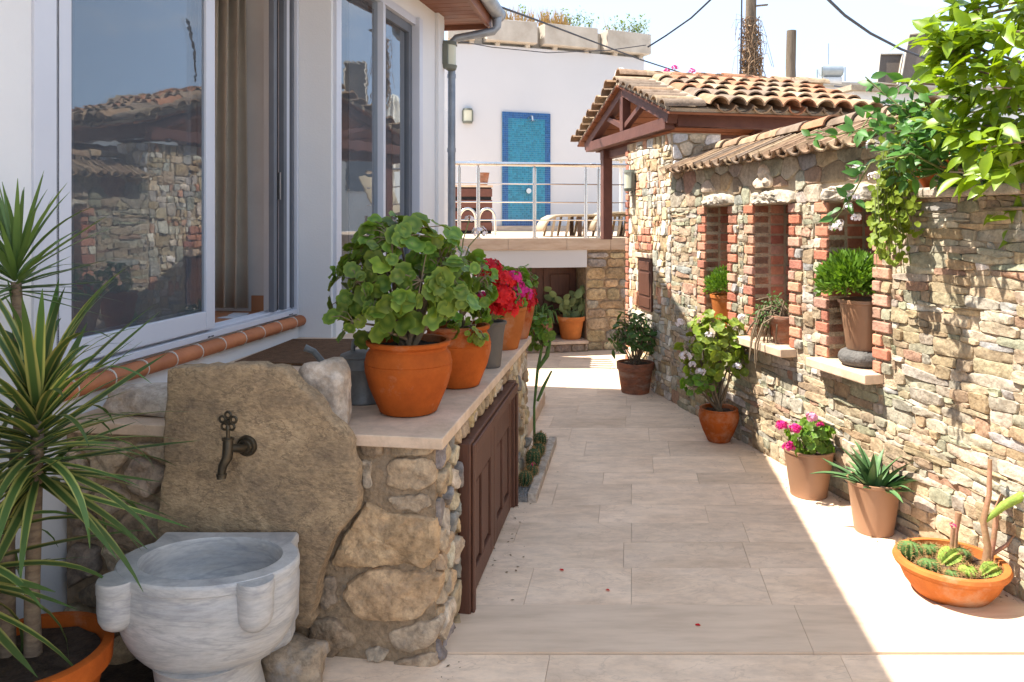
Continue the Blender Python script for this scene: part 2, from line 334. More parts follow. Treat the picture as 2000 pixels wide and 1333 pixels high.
# ---------------------------------------------------------------- stone masonry
def clip(poly, nx, ny, d):
    out = []; n = len(poly)
    for i in range(n):
        p = poly[i]; q = poly[(i+1) % n]; a = p[0]*nx+p[1]*ny-d; b = q[0]*nx+q[1]*ny-d
        if a <= 0: out.append(p)
        if (a < 0 < b) or (b < 0 < a):
            t = a/(a-b); out.append((p[0]+(q[0]-p[0])*t, p[1]+(q[1]-p[1])*t))
    return out
def area(poly): return abs(sum(poly[i][0]*poly[(i+1) % len(poly)][1]-poly[(i+1) % len(poly)][0]*poly[i][1] for i in range(len(poly))))/2
def scatter(x0, x1, y0, y1, ay, rads, rng, tries=6000, excl=()):
    pts = []
    for _ in range(tries):
        r = rng.choice(rads); x = rng.uniform(x0, x1); y = rng.uniform(y0, y1)
        if any(e[0]-.012 < x < e[1]+.012 and e[2]-.012 < y < e[3]+.012 for e in excl): continue
        if all((x-q[0])**2+((y-q[1])*ay)**2 > ((r+q[2])*.86)**2 for q in pts): pts.append((x, y, r))
    return pts
def cells(pts, x0, x1, y0, y1, ay, excl=()):
    res = []
    for i, (x, y, r) in enumerate(pts):
        poly = [(x0, y0*ay), (x1, y0*ay), (x1, y1*ay), (x0, y1*ay)]; Y = y*ay
        near = sorted(((qx-x)**2+(qy*ay-Y)**2, qx, qy*ay, qr) for j, (qx, qy, qr) in enumerate(pts) if j != i and abs(qx-x) < .8 and abs(qy*ay-Y) < .8)[:22]
        for d2, qx, qy, qr in near:
            d = math.sqrt(d2); nx = (qx-x)/d; ny = (qy-Y)/d
            k = (d2+r*r-qr*qr)/(2*d)
            poly = clip(poly, nx, ny, x*nx+Y*ny+k)
            if len(poly) < 3: break
        if len(poly) < 3: continue
        poly = [(p[0], p[1]/ay) for p in poly]
        for e in excl:
            if x <= e[0]: c = (1, 0, e[0])
            elif x >= e[1]: c = (-1, 0, -e[1])
            elif y <= e[2]: c = (0, 1, e[2])
            else: c = (0, -1, -e[3])
            bb = (min(p[0] for p in poly), max(p[0] for p in poly), min(p[1] for p in poly), max(p[1] for p in poly))
            if bb[1] > e[0] and bb[0] < e[1] and bb[3] > e[2] and bb[2] < e[3]: poly = clip(poly, *c)
            if len(poly) < 3: break
        if len(poly) >= 3: res.append(poly)
    return res
def inset(poly, g):
    n = len(poly); s = sum(poly[i][0]*poly[(i+1) % n][1]-poly[(i+1) % n][0]*poly[i][1] for i in range(n)); sg = 1 if s > 0 else -1
    out = poly
    for i in range(n):
        p = poly[i]; q = poly[(i+1) % n]; dx = q[0]-p[0]; dy = q[1]-p[1]; l = math.hypot(dx, dy)
        if l < 1e-6: continue
        nx = dy/l*sg; ny = -dx/l*sg
        out = clip(out, nx, ny, p[0]*nx+p[1]*ny-g)
        if len(out) < 3: return []
    return out
def chaikin(poly, k=.25):
    out = []; n = len(poly)
    for i in range(n):
        p = poly[i]; q = poly[(i+1) % n]
        out.append((p[0]*(1-k)+q[0]*k, p[1]*(1-k)+q[1]*k)); out.append((p[0]*k+q[0]*(1-k), p[1]*k+q[1]*(1-k)))
    return out
def resample(poly, n):
    L = [0]
    for i in range(len(poly)): p = poly[i]; q = poly[(i+1) % len(poly)]; L.append(L[-1]+math.hypot(q[0]-p[0], q[1]-p[1]))
    out = []; j = 0
    for k in range(n):
        t = L[-1]*k/n
        while L[j+1] < t: j += 1
        p = poly[j]; q = poly[(j+1) % len(poly)]; f = (t-L[j])/max(1e-9, L[j+1]-L[j]); out.append((p[0]+(q[0]-p[0])*f, p[1]+(q[1]-p[1])*f))
    return out
def stone(poly, frame, gap, hh, tint, rng, fine=0):
    """one stone: polygon in the face plane, raised by hh; fine = boundary points for a detailed foreground stone"""
    p = inset(poly, gap) if gap > 0 else list(poly)
    if len(p) < 3 or area(p) < 2e-4: return None
    p = chaikin(p, .14)
    if fine: p = resample(chaikin(p, .14), fine)
    elif len(p) > 12: p = resample(p, 12)
    n = len(p); cx = sum(q[0] for q in p)/n; cy = sum(q[1] for q in p)/n
    size = math.sqrt(area(p)); sd = rng.uniform(0, 99)
    if fine: rings = [(1.0, -.03), (1.0, hh*.3), (.985, hh*.62), (.94, hh*.85), (.86, hh*.95), (.74, hh), (.6, hh), (.45, hh*1.02), (.3, hh*1.02), (.15, hh*1.03)]
    else: rings = [(1.0, -.015), (1.0, hh*.5), (.93, hh*.92), (.5, hh)]
    tx = rng.uniform(-.25, .25)*hh/size*2; ty = rng.uniform(-.3, .3)*hh/size*2
    vs = []; fs = []
    def pt(x, y, h, k):
        if k > 0:
            h += tx*(x-cx)+ty*(y-cy)
            if fine: h += hh*(.5*noise.noise(V((x*10+sd, y*10, sd)))+.75*(noise.turbulence(V((x*14, y*14+sd, sd)), 4, True)-.6))
            else: h += hh*.45*noise.noise(V((x*25+sd, y*45, sd)))
        return frame(x, y, h)
    for k, (sc, h) in enumerate(rings):
        for q in p:
            jx = jy = 0
            if fine: jx = .009*noise.noise(V((q[0]*34, q[1]*34, sd))); jy = .009*noise.noise(V((q[0]*30, q[1]*30, sd+7)))
            vs.append(pt(cx+(q[0]-cx)*sc+jx, cy+(q[1]-cy)*sc+jy, h, k))
    for k in range(len(rings)-1):
        for i in range(n):
            a = k*n+i; b = k*n+(i+1) % n; fs.append((a, b, b+n, a+n))
    vs.append(pt(cx, cy, rings[-1][1], 1)); c = len(vs)-1; k = (len(rings)-1)*n
    for i in range(n): fs.append((k+i, k+(i+1) % n, c))
    m = MB(); m.add(vs, fs, tint); return m
_WP = [(.50, .39, .24)]*6+[(.45, .33, .18)]*4+[(.43, .38, .30)]*4+[(.56, .47, .34)]*4+[(.38, .37, .25)]*4+[(.38, .28, .17)]*3+[(.46, .27, .17), (.62, .57, .49), (.40, .40, .38)]
WALLPAL = [tuple((sum(c)/3*.22+x*.78)*.88 for x in c) for c in _WP]
def courses(x0, x1, y0, y1, hr, lr, rng, excl=(), big=.1, wav=.02):
    """roughly coursed rubble: wavy beds, stones of uneven length, some two beds high, some split thin"""
    ys = [y0]
    while ys[-1] < y1-hr[0]: ys.append(ys[-1]+rng.uniform(*hr))
    ys[-1] = y1; n = len(ys); sd = rng.uniform(0, 99)
    def yb(k, x):
        if k == 0 or k == n-1: return ys[k]
        return ys[k]+wav*noise.noise(V((x*2.1, k*.73, sd)))+wav*.45*noise.noise(V((x*8, k*1.9, sd+3)))
    out = []; taken = {k: [] for k in range(n+1)}
    for k in range(n-1):
        x = x0-rng.uniform(0, lr[0]); first = True
        while x < x1:
            L = lr[0]+(lr[1]-lr[0])*rng.random()**1.9; e = x+L
            hit = [t for t in taken[k] if t[0] < e-1e-4 and t[1] > x+1e-4]
            if hit:
                t = min(hit); 
                if t[0]-x < .03: x = t[1]; continue
                e = t[0]
            a = max(x, x0); b = min(e, x1); kt = k+1
            if b-a > .02:
                if k < n-2 and b-a < .24 and b-a > .07 and rng.random() < big and not [t for t in taken[k+1] if t[0] < b and t[1] > a]:
                    kt = k+2; taken[k+1].append((a, b))
                s1 = rng.uniform(-.014, .014); s2 = rng.uniform(-.014, .014); m_ = (a+b)/2+rng.uniform(-.02, .02)
                lo = [(a, yb(k, a)), (m_, yb(k, m_)-.004), (b, yb(k, b))]; hi = [(b+s2, yb(kt, b)), (m_+.01, yb(kt, m_)+.004), (a+s1, yb(kt, a))]
                if kt == k+1 and ys[k+1]-ys[k] > .05 and b-a > .1 and rng.random() < .3:
                    f = rng.uniform(.38, .62); md = [(p[0]*(1-f)+q[0]*f, p[1]*(1-f)+q[1]*f) for p, q in zip(lo, hi[::-1])]
                    out += [lo+md[::-1], md+hi]
                else: out.append(lo+hi)
            x = e
    res = []
    for p in out:
        cx = sum(q[0] for q in p)/len(p); cy = sum(q[1] for q in p)/len(p); ok = True
        for e in excl:
            bb = (min(q[0] for q in p), max(q[0] for q in p), min(q[1] for q in p), max(q[1] for q in p))
            if not (bb[1] > e[0] and bb[0] < e[1] and bb[3] > e[2] and bb[2] < e[3]): continue
            if cx <= e[0]: c = (1, 0, e[0])
            elif cx >= e[1]: c = (-1, 0, -e[1])
            elif cy <= e[2]: c = (0, 1, e[2])
            elif cy >= e[3]: c = (0, -1, -e[3])
            else:
                d = [(cx-e[0], (1, 0, e[0])), (e[1]-cx, (-1, 0, -e[1])), (cy-e[2], (0, 1, e[2])), (e[3]-cy, (0, -1, -e[3]))]; c = min(d)[1]
            p = clip(p, *c)
            if len(p) < 3: ok = False; break
        if ok and area(p) > 5e-4: res.append(p)
    return res
def tintj(rng, c, k=.14):
    f = rng.uniform(1-k, 1+k); return tuple(x*f*rng.uniform(.96, 1.04) for x in c)
def masonry(parent, polys, frame, gap, hr, pal, rng, weight=None, fine=0, limit=290, nm='stone', mt='stone'):
    L = []
    for p in polys:
        m = stone(p, frame, gap, rng.uniform(*hr), tintj(rng, rng.choice(pal)), rng, fine)
        if m:
            cx = sum(q[0] for q in p)/len(p); L.append((area(p)*(weight(cx) if weight else 1), m))
    L.sort(key=lambda x: -x[0]); rest = MB()
    for i, (w_, m) in enumerate(L):
        if i < limit: m.build(nm, mt, parent, 40)
        else: rest.add(m.v, m.f, m.c[0])
    if rest.v: stuff(rest.build('small_stones', mt, parent, 40))
    return len(L)

# ---------------------------------------------------------------- ground and courtyard floor
g = MB(); g.add([(-400, -200, -.35), (400, -200, -.35), (400, 900, -.35), (-400, 900, -.35)], [(0, 1, 2, 3)])
struct(g.build('ground', 'ground'))
rng = random.Random(5)
fl = MB(); fl.prism([H(-14, -8, -.3), H(-14, 8, -.3), H(7.0, 8, -.3), H(7.0, -8, -.3)], (0, 0, .27))
floor = struct(fl.build('courtyard_floor', 'floor_joint'))
rows = [-3.4, -2.85, -2.3, -1.75, -1.15, -.62, -.27, .065, .40, .735, 1.0, 1.235, 1.475, 1.8, 2.0, 2.32, 2.66, 3.0, 3.34, 3.68, 4.02, 4.36, 4.70, 5.04, 5.38, 5.72, 6.06, 6.4]
tints = 0
for i in range(len(rows)-1):
    s0, s1 = rows[i]+.0005+(.002 if i == 7 else 0), rows[i+1]-.0005-(.0035 if i == 7 else 0)
    big = s1 < .07 or i == 7
    t = -.055 if i % 2 else -.31
    if i == 7: t = -.02
    if i == 6: t = -.62
    if s0 > 2.2: t -= .56
    if s0 > 4.5: t -= 2.24
    if s0 < -.3: t = -2.4+rng.uniform(0, .4)
    while t < 4.3:
        w_ = rng.choice([.42, .55, .55, .68]) if not big else rng.choice([.9, 1.0, 1.22])
        if i == 7: w_ = 1.31
        zt = .009 if i == 7 else rng.uniform(0, .0009)
        m = MB(); m.obox(H(s0, 0, -.03)+V((t+.0007, 0, 0)), HU*(s1-s0), V((w_-.0014, 0, 0)), UP*(.03+zt))
        if s1 > -3: m.build('floor_tile', 'travertine_strip' if i == 7 else 'travertine', floor)
        t += w_
# ---------------------------------------------------------------- raised platform beside the house, with counter top
plat = thing('stone_platform', 'rough stone platform with pale counter slabs and brown cupboard doors below the geraniums', 'platform', H(0, -.6, 0))
TL = -1.384
core = MB()
core.prism([H(.0, 0, -.03), H(2.2, 0, -.03), H(2.2, TL+.004, -.03), H(.0, TL+.004, -.03)], (0, 0, .765))
core.build('rubble_core', 'mortar', plat)
# counter slabs
def slab(s0, s1, t0, t1): 
    m = MB(); m.obox(H(s0, t0, .737), HU*(s1-s0), HN*(t1-t0), UP*.04); m.build('counter_slab', 'counter_top', plat, None, .004)
slab(-.035, 1.0, -.46, .035); slab(1.002, 2.24, -.46, .035); slab(-.035, 1.1, TL+.006, -.463); slab(1.102, 2.24, TL+.006, -.463)
# front face stones, drawn as on the place's own face plane
def fp(x, y):                     # zoomed photo coordinates -> (t, z) on the front face
    px = 500+x/1.904; py = 633+y/1.904; k = (px-1000)/1500.
    # point H(0,t): x=C0.x+HN.x*t ; y=C0.y+HN.y*t ; x = k*y
    t = (k*C0.y-C0.x)/(HN.x-k*HN.y); D = C0.y+HN.y*t
    return (t, 1.5-(py-430)*D/1500)
front = lambda a, b, h: H(-h, a, b)
rng = random.Random(11)
FS = [[(490, 500), (660, 495), (672, 580), (640, 610), (490, 615)], [(485, 640), (640, 628), (655, 670), (600, 695), (520, 690)],
      [(415, 650), (480, 700), (560, 700), (680, 720), (683, 850), (640, 905), (540, 890), (270, 905), (330, 790)],
      [(350, 945), (450, 905), (560, 915), (700, 925), (690, 1010), (620, 1085), (480, 1105), (390, 1080), (325, 1010)],
      [(240, 940), (300, 935), (305, 1030), (260, 1065), (230, 1030)], [(205, 1095), (300, 1085), (385, 1180), (330, 1205), (250, 1260), (195, 1205)],
      [(490, 1140), (600, 1105), (690, 1085), (700, 1120), (660, 1190), (580, 1222), (520, 1205)], [(405, 1215), (450, 1193), (502, 1215), (470, 1252), (420, 1247)],
      [(480, 1258), (665, 1215), (680, 1262), (640, 1288), (480, 1285)], [(398, 508), (432, 508), (432, 612), (394, 612)],
      [(395, 440), (470, 432), (480, 480), (440, 495), (398, 492)], [(500, 440), (640, 436), (668, 470), (600, 484), (505, 484)], [(330, 1262), (470, 1262), (470, 1285), (330, 1287)]]
FT = [(.52, .40, .27), (.44, .35, .25), (.52, .37, .22), (.54, .38, .23), (.40, .32, .24), (.38, .29, .2), (.52, .42, .31), (.6, .51, .4), (.46, .36, .26), (.5, .42, .32), (.36, .27, .18), (.38, .29, .19), (.46, .36, .26)]
for poly, tn in zip(FS, FT):
    m = stone([fp(*q) for q in poly], front, 0, .026 if area([fp(*q) for q in poly]) > .02 else .018, tn, rng, 48)
    if m: m.build('stone', 'stone', plat, 24)
pts = scatter(TL+.02, -.62, .0, .70, 1.25, [.09, .11, .07, .13], rng, 2500)
for p in cells(pts, TL+.01, -.55, 0, .72, 1.25):
    m = stone(p, front, .012, rng.uniform(.025, .045), tintj(rng, rng.choice([(.36, .28, .2), (.42, .34, .25), (.28, .23, .18), (.45, .37, .28)])), rng, 30)
    if m: m.build('stone', 'stone', plat, 24)
# path side of the platform: small stones around the cupboard
side = lambda a, b, h: H(a, h, b)
CS0, CS1, CZ = .33, 1.50, .655
pts = scatter(0, 2.2, 0, .735, 1.1, [.045, .06, .035, .075], rng, 4000, [(CS0, CS1, -.1, CZ)])
for p in cells(pts, .002, 2.2, 0, .735, 1.1, [(CS0, CS1, -.1, CZ)]):
    m = stone(p, side, .006, rng.uniform(.016, .03), tintj(rng, rng.choice([(.56, .43, .26), (.5, .4, .27), (.3, .28, .26), (.44, .33, .22), (.6, .52, .4)])), rng, 18)
    if m: m.build('stone', 'stone', plat, 24)
# cupboard
cab = MB()
def hb(mb, s0, s1, t0, t1, z0, z1, tint=(1, 1, 1)): mb.obox(H(s0, t0, z0), HU*(s1-s0), HN*(t1-t0), UP*(z1-z0), tint); return mb
fr = MB(); hb(fr, CS0, CS0+.075, .002, .052, 0.002, CZ); hb(fr, CS1-.06, CS1, .002, .052, .002, CZ); hb(fr, CS0+.0752, CS1-.0602, .002, .050, CZ-.075, CZ-.001)
hb(fr, CS0+.012, CS0+.05, .0522, .064, .004, CZ-.008); hb(fr, CS0+.0502, CS1-.012, .0502, .064, CZ-.055, CZ-.012)
hb(fr, CS1-.045, CS1-.012, .0522, .064, .004, CZ-.06)
frame_o = fr.build('cupboard_frame', 'wood_door', plat, None, .006)
mid = (CS0+.08+CS1-.065)/2
for (a, b) in ((CS0+.08, mid-.004), (mid+.004, CS1-.065)):
    lf = MB(); st = .075; z0 = .012; z1 = CZ-.085
    hb(lf, a, b, .004, .016, z0, z1)
    hb(lf, a, a+st, .0162, .036, z0, z1); hb(lf, b-st, b, .0162, .036, z0, z1); hb(lf, a+st+.0002, b-st-.0002, .0162, .0355, z0, z0+.09); hb(lf, a+st+.0002, b-st-.0002, .0162, .0355, z1-.12, z1)
    c = (a+b)/2; hb(lf, c-.028, c+.028, .0162, .035, z0+.0902, z1-.1202)
    lo = lf.build('cupboard_door', 'wood_door', plat, None, .004)
    for (p, q) in ((a+st, c-.028), (c+.028, b-st)):
        pn = MB(); hb(pn, p+.018, q-.018, .0165, .028, z0+.105, z1-.135); pn.build('door_panel', 'wood_door', lo, None, .006)
# ---------------------------------------------------------------- rock slab with the tap, loose rocks
SL = [(330, 722), (345, 716), (440, 713), (555, 712), (575, 735), (606, 770), (640, 805), (672, 838), (690, 858), (692, 905), (697, 945), (697, 1000), (662, 1040), (640, 1075), (622, 1150), (610, 1225), (420, 1225), (325, 1160), (310, 1035), (317, 960), (324, 850)]
def fpx(px, py, off=.06):
    c = C0-HU*off; k = (px-1000)/1500.; t = (k*c.y-c.x)/(HN.x-k*HN.y); D = c.y+HN.y*t; return (t, 1.5-(py-430)*D/1500)
poly = resample([fpx(*q, .095) for q in SL], 90)
cx = sum(p[0] for p in poly)/90; cy = sum(p[1] for p in poly)/90
vs = []; fs = []; rg = [(1.0, .048), (1.0, .098), (.993, .105), (.96, .108), (.75, .106), (.55, .106), (.35, .106), (.15, .106)]
for k, (sc, h) in enumerate(rg):
    for p in poly:
        x = cx+(p[0]-cx)*sc; y = cy+(p[1]-cy)*sc
        e = (.012*noise.noise(V((p[0]*18, p[1]*18, 3)))+.008*noise.noise(V((p[0]*50, p[1]*50, 9))))*(1 if k < 4 else 0)
        hh = h+(.008*noise.noise(V((x*4, y*9, 1)))+.004*noise.noise(V((x*14, y*40, 5)))+.003*noise.noise(V((x*50, y*70, 5))) if k > 1 else 0)
        vs.append(H(-hh, x+e, y+e))
for k in range(len(rg)-1):
    for i in range(90):
        a = k*90+i; b = k*90+(i+1) % 90; fs.append((a, b, b+90, a+90))
vs.append(H(-.106, cx, cy)); c = len(vs)-1
for i in range(90): fs.append(((len(rg)-1)*90+i, (len(rg)-1)*90+(i+1) % 90, c))
fs.append(list(range(90)))
m = MB().add(vs, fs); slab_o = solo(m, 'rock_slab', 'slab_rock', 'upright brown rock slab that carries the brass tap above the marble basin', 'rock', smooth=50)
def rock(c, r, seed, label, mat='pale_rock', name='rock', group=None, flat=.3, cuts=3):
    bm = bmesh.new(); bmesh.ops.create_icosphere(bm, subdivisions=cuts+1, radius=1)
    m = MB(); vs = []
    for v in bm.verts:
        p = v.co.copy()
        p = V((math.copysign(abs(p.x)**.6, p.x), math.copysign(abs(p.y)**.6, p.y), math.copysign(abs(p.z)**.6, p.z)))
        n1 = noise.noise(p*1.3+V((seed, 0, 0)))*.22+noise.noise(p*3.5+V((seed, 9, 0)))*.09+noise.noise(p*9+V((0, seed, 0)))*.03
        p *= (1+n1); p = V((p.x*r[0], p.y*r[1], p.z*r[2])); vs.append(p)
    zmin = min(p.z for p in vs); zf = zmin+(-zmin)*flat
    q = [V((0, 0, 0))+HN*p.x+HU*p.y+UP*(max(p.z, zf)-zf)+V(c) for p in vs]
    m.add(q, [[v.index for v in f.verts] for f in bm.faces]); bm.free()
    return solo(m, name, mat, label, 'rock', group, 60)
rock(H(.075, -.425, .778), (.095, .075, .125), 3, 'pale squared stone block on the counter beside the watering can')
rock(H(.14, -1.13, .778), (.16, .085, .055), 8, 'long pale weathered stone lying under the terracotta sill')
rock(H(.06, -.93, .778), (.05, .05, .05), 15, 'small brown stone wedged against the rock slab', 'slab_rock')
rock(P(560, 1335, 0)+V((.02, .02, 0)), (.10, .08, .07), 21, 'tan boulder on the floor beside the marble basin foot', 'tan_rock')
rock(P(270, 1318, 0)+V((0, .12, 0)), (.07, .06, .06), 27, 'whitish stone between the yucca pot and the basin foot')
for i, (px, py, r, lb) in enumerate([(240, 1290, .05, 'dark rough stone against the yucca pot'), (330, 1290, .06, 'dark rough stone touching the back of the basin pedestal'), (215, 1245, .055, 'flat dark stone under the platform wall behind the yucca pot'), (300, 1245, .05, 'small dark stone under the platform wall behind the basin')]):
    rock(P(px, py, 0), (r, r*.9, r*.8), 40+i, lb, 'slab_rock')
# soil bed under the yucca corner
m = MB(); m.obox(H(-.62, TL+.01, .003), HU*.6, HN*.62, UP*.012); struct(m.build('soil_bed', 'soil'))
# ---------------------------------------------------------------- tap
tp = fpx(478, 873, .12); TB = H(-.106, tp[0], tp[1])
tap = thing('brass_tap', 'old brass garden tap with a flower-shaped handle on the rock slab', 'tap', TB)
fw = -HU
def disc(mb, c, ax, r, l, seg=24):
    mb.tube([c, c+ax*l*.5, c+ax*l], [r, r, r*.86], seg)
esc = MB(); disc(esc, TB-fw*.005, fw, .036, .014); disc(esc, TB+fw*.009, fw, .025, .01); esc.build('wall_rosette', 'bronze', tap, 40)
bd = MB(); e0 = TB+fw*.018; lf_ = -HN
path = [TB+fw*.01, TB+fw*.045, TB+fw*.06+lf_*.006, TB+fw*.07+lf_*.02]
j = TB+fw*.068+lf_*.03
bd.tube([TB, TB+fw*.03, j+UP*.012], [.013, .014, .014], 14)
bd.tube([j+UP*.045, j+UP*.03, j+UP*.005, j+fw*.004-UP*.02, j+fw*.012+lf_*.012-UP*.045, j+fw*.012+lf_*.016-UP*.07, j+fw*.012+lf_*.016-UP*.085], [.012, .0165, .0175, .017, .0145, .013, .0155], 16)
bd.tube([j+UP*.038, j+UP*.043], [.02, .02], 18); bd.tube([j+fw*.012+lf_*.016-UP*.07, j+fw*.012+lf_*.016-UP*.078], [.017, .017], 16)
bd.build('spout', 'bronze', tap, 40)
hd = MB(); hd.tube([j+UP*.043, j+UP*.075], .006, 10); hc = j+UP*.098
for k in range(5):
    a = 2*math.pi*k/5+math.pi/2; cc = hc+HN*math.cos(a)*.021+UP*math.sin(a)*.021
    ring = [cc+HN*math.cos(b)*.0105+UP*math.sin(b)*.0105 for b in [2*math.pi*q/12 for q in range(13)]]
    hd.tube(ring, .0042, 6, cap=False)
disc(hd, hc-fw*.005, fw, .009, .012, 12); hd.tube([j+UP*.074, j+UP*.086], [.009, .006], 10); hd.build('handle', 'bronze', tap, 40)
# ---------------------------------------------------------------- marble basin
bc = V((-.925, 2.345, 0)); zr = .47
basin = thing('marble_basin', 'grey veined marble wash basin with rounded lugs under the tap', 'basin', (bc.x, bc.y, 0))
NS = 240
def rout(th, z):
    d = (math.cos(th), math.sin(th))
    a, b = .272, .195
    taper = 1.0
    q = (zr-z)
    if q > .05: taper = math.sqrt(max(.05, 1-((q-.05)/.29)**3.0))
    r = a*b/math.sqrt((b*d[0])**2+(a*d[1])**2)*taper
    if d[1] > .15:                                   # square back against the slab
        hx = .222; hy = .195; rb = min(hx/max(1e-6, abs(d[0])), hy/max(1e-6, d[1]))
        k = 1.0 if q < .27 else max(.0, 1-(q-.27)/.05)
        if d[1] > .35: r = max(r, rb*k)
    if .032 < q < .05: r -= .004
    return r
zs = [0, .004, .010, .03, .033, .040, .046, .06, .08, .10, .115, .13, .145, .155, .17, .19, .21, .23, .25, .268, .28]
vs = []; fs = []
for q in zs:
    for i in range(NS):
        th = 2*math.pi*i/NS; r = rout(th, zr-q)
        if q == 0: r -= .006
        if q == .004: r -= .002
        vs.append(bc+V((r*math.cos(th), r*math.sin(th), zr-q)))
for k in range(len(zs)-1):
    for i in range(NS): a = k*NS+i; b = k*NS+(i+1) % NS; fs.append((a, b, b+NS, a+NS))
# inside bowl
ic = V((.005, .005, 0)); inner = [(1, 0), (.985, .006), (.97, .02), (.955, .05), (.92, .09), (.84, .125), (.66, .15), (.4, .16), (.15, .162)]
k0 = len(vs)
for sc, q in inner:
    for i in range(NS):
        th = 2*math.pi*i/NS; vs.append(bc+ic+V((.215*sc*math.cos(th), .150*sc*math.sin(th), zr-q)))
for k in range(len(inner)-1):
    for i in range(NS): a = k0+k*NS+i; b = k0+k*NS+(i+1) % NS; fs.append((a, b, b+NS, a+NS))
for i in range(NS): fs.append((i, (i+1) % NS, k0+(i+1) % NS, k0+i))
fs.append([k0+(len(inner)-1)*NS+i for i in range(NS)]); fs.append([(len(zs)-1)*NS+i for i in range(NS)])
MB().add(vs, fs).build('bowl', 'marble', basin, 42)
for lx, ly, lr_ in ((-.212, -.128, .056), (.186, -.133, .052)):
    lg = MB(); prof = [(.004, -.150), (lr_*.45, -.146), (lr_*.75, -.134), (lr_*.93, -.115), (lr_*.99, -.09), (lr_, -.045), (lr_, -.040), (lr_*1.03, -.036), (lr_*1.03, -.008), (lr_*.99, -.001)]
    lg.lathe(prof, bc+V((lx, ly, zr-.0008)), 40); lg.build('lug', 'marble', basin, 40)
pd = MB(); pd.lathe([(.165, .0), (.17, .03), (.15, .12), (.158, .185), (.17, .20)], bc+V((0, .0, .0)), 48); pd.build('pedestal', 'marble', basin, 40)
pb = MB(); pb.prism([bc+V((.05, .02, .08)), bc+V((.215, .13, .13)), bc+V((.215, .192, .14)), bc+V((-.2, .192, .12)), bc+V((-.1, .05, .08))], (0, 0, .16)); pb.build('rough_back', 'marble', basin, None, .02)
# ---------------------------------------------------------------- mat, watering can
m = MB(); mp_ = [P(457, 707, .79), P(572, 662, .79), P(715, 662, .79), P(640, 711, .79)]
m.prism([V((p.x, p.y, .778)) for p in mp_], (0, 0, .014)); solo(m, 'door_mat', 'mat_fibre', 'brown coir door mat on the counter slabs before the sliding door', 'mat', bevel=.003)
wc0 = P(708, 782, .777); wc0 = V((wc0.x, wc0.y, .7775))
can = thing('watering_can', 'grey zinc watering can standing behind the big geranium pot', 'watering can', wc0)
cb = MB(); cb.lathe([(.092, 0), (.095, .006), (.092, .012), (.088, .13), (.09, .135), (.088, .14), (.085, .175), (.089, .18), (.086, .186), (.06, .196), (.02, .2)], wc0, 40); cb.build('body', 'zinc_can', can, 40)
sp = MB(); sp.tube([wc0+V((-.07, 0, .04)), wc0+V((-.13, -.01, .12)), wc0+V((-.19, -.02, .20)), wc0+V((-.225, -.025, .215))], [.02, .014, .012, .015], 12); sp.build('spout', 'zinc_can', can, 40)
hn = MB(); hn.tube([wc0+V((-.04, .0, .18)), wc0+V((-.035, 0, .235)), wc0+V((.0, 0, .27)), wc0+V((.06, 0, .265)), wc0+V((.11, 0, .21)), wc0+V((.12, 0, .13)), wc0+V((.085, 0, .06))], .009, 10); hn.build('handle', 'zinc_can', can, 50)
# ---------------------------------------------------------------- white house on the left
house = thing('white_house', 'white rendered house with a grey sliding door and wooden eaves along the path', 'house', H(1, -2.5, 0))
A = TL
DS0, DS1, DZ0, DZ1 = -.163, 1.955, .925, 3.02
wl_ = MB()
wl_b = lambda s0, s1, t0, t1, z0, z1: hb(wl_, s0, s1, t0, t1, z0, z1)
wl_b(-5, DS0, A-.22, A, -.3, 3.28)                  # beside the door
wl_b(DS0, DS1, A-.22, A, -.3, DZ0-.05)              # under
wl_b(DS0, DS1, A-.22, A, DZ1, 3.28)                 # above
wl_b(DS1, 1.972, A-.22, A, -.3, 3.28)
# pilaster and the second facade
E0 = H(1.972, A-.22, 0); 
def cpt(l, off, z):                                  # along the second facade, l in 0..1
    s = 1.972+l*(4.06-1.972); t = -1.151+l*.175; return H(s+off*-.083, t+off*.9965, z)
CZ0, CZ1 = .93, 3.10
def cbox(mb, l0, l1, o0, o1, z0, z1):
    p = [cpt(l0, o0, z0), cpt(l1, o0, z0), cpt(l1, o1, z0), cpt(l0, o1, z0)]; mb.prism(p, (0, 0, z1-z0)); return mb
wl_.prism([H(1.9721, A-.22, -.3), H(1.9721, A+.0, -.3), cpt(0, -.02, -.3), cpt(.012, -.02, -.3), cpt(.012, -.24, -.3)], (0, 0, 3.58))
cbox(wl_, .012, .70, -.22, -.0, -.3, CZ0); cbox(wl_, .012, .70, -.22, 0, CZ1, 3.28); cbox(wl_, .70, 1.0, -.22, 0, -.3, 3.28)
wl_.obox(cpt(1.0, -.22, -.3), -HN*4, HU*-.2, UP*3.58)
wl_.obox(H(-5, -5, -.3), HN*3.3, HU*.2, UP*3.58)
hb(wl_, -5, -.2, -5.2, -5, -.3, 3.28); hb(wl_, 1.9, 4.0, -5.2, -5, -.3, 3.28); hb(wl_, -.2, 1.9, -5.2, -5, -.3, 1.0); hb(wl_, -.2, 1.9, -5.2, -5, 3.12, 3.28)  # opening left in the unseen outer wall so sun brightens the room
wl_.build('wall', 'white_wall', house)
pil = MB(); cbox(pil, .885, .955, .001, .03, -.3, 3.279); pil.build('pilaster', 'white_wall', house)
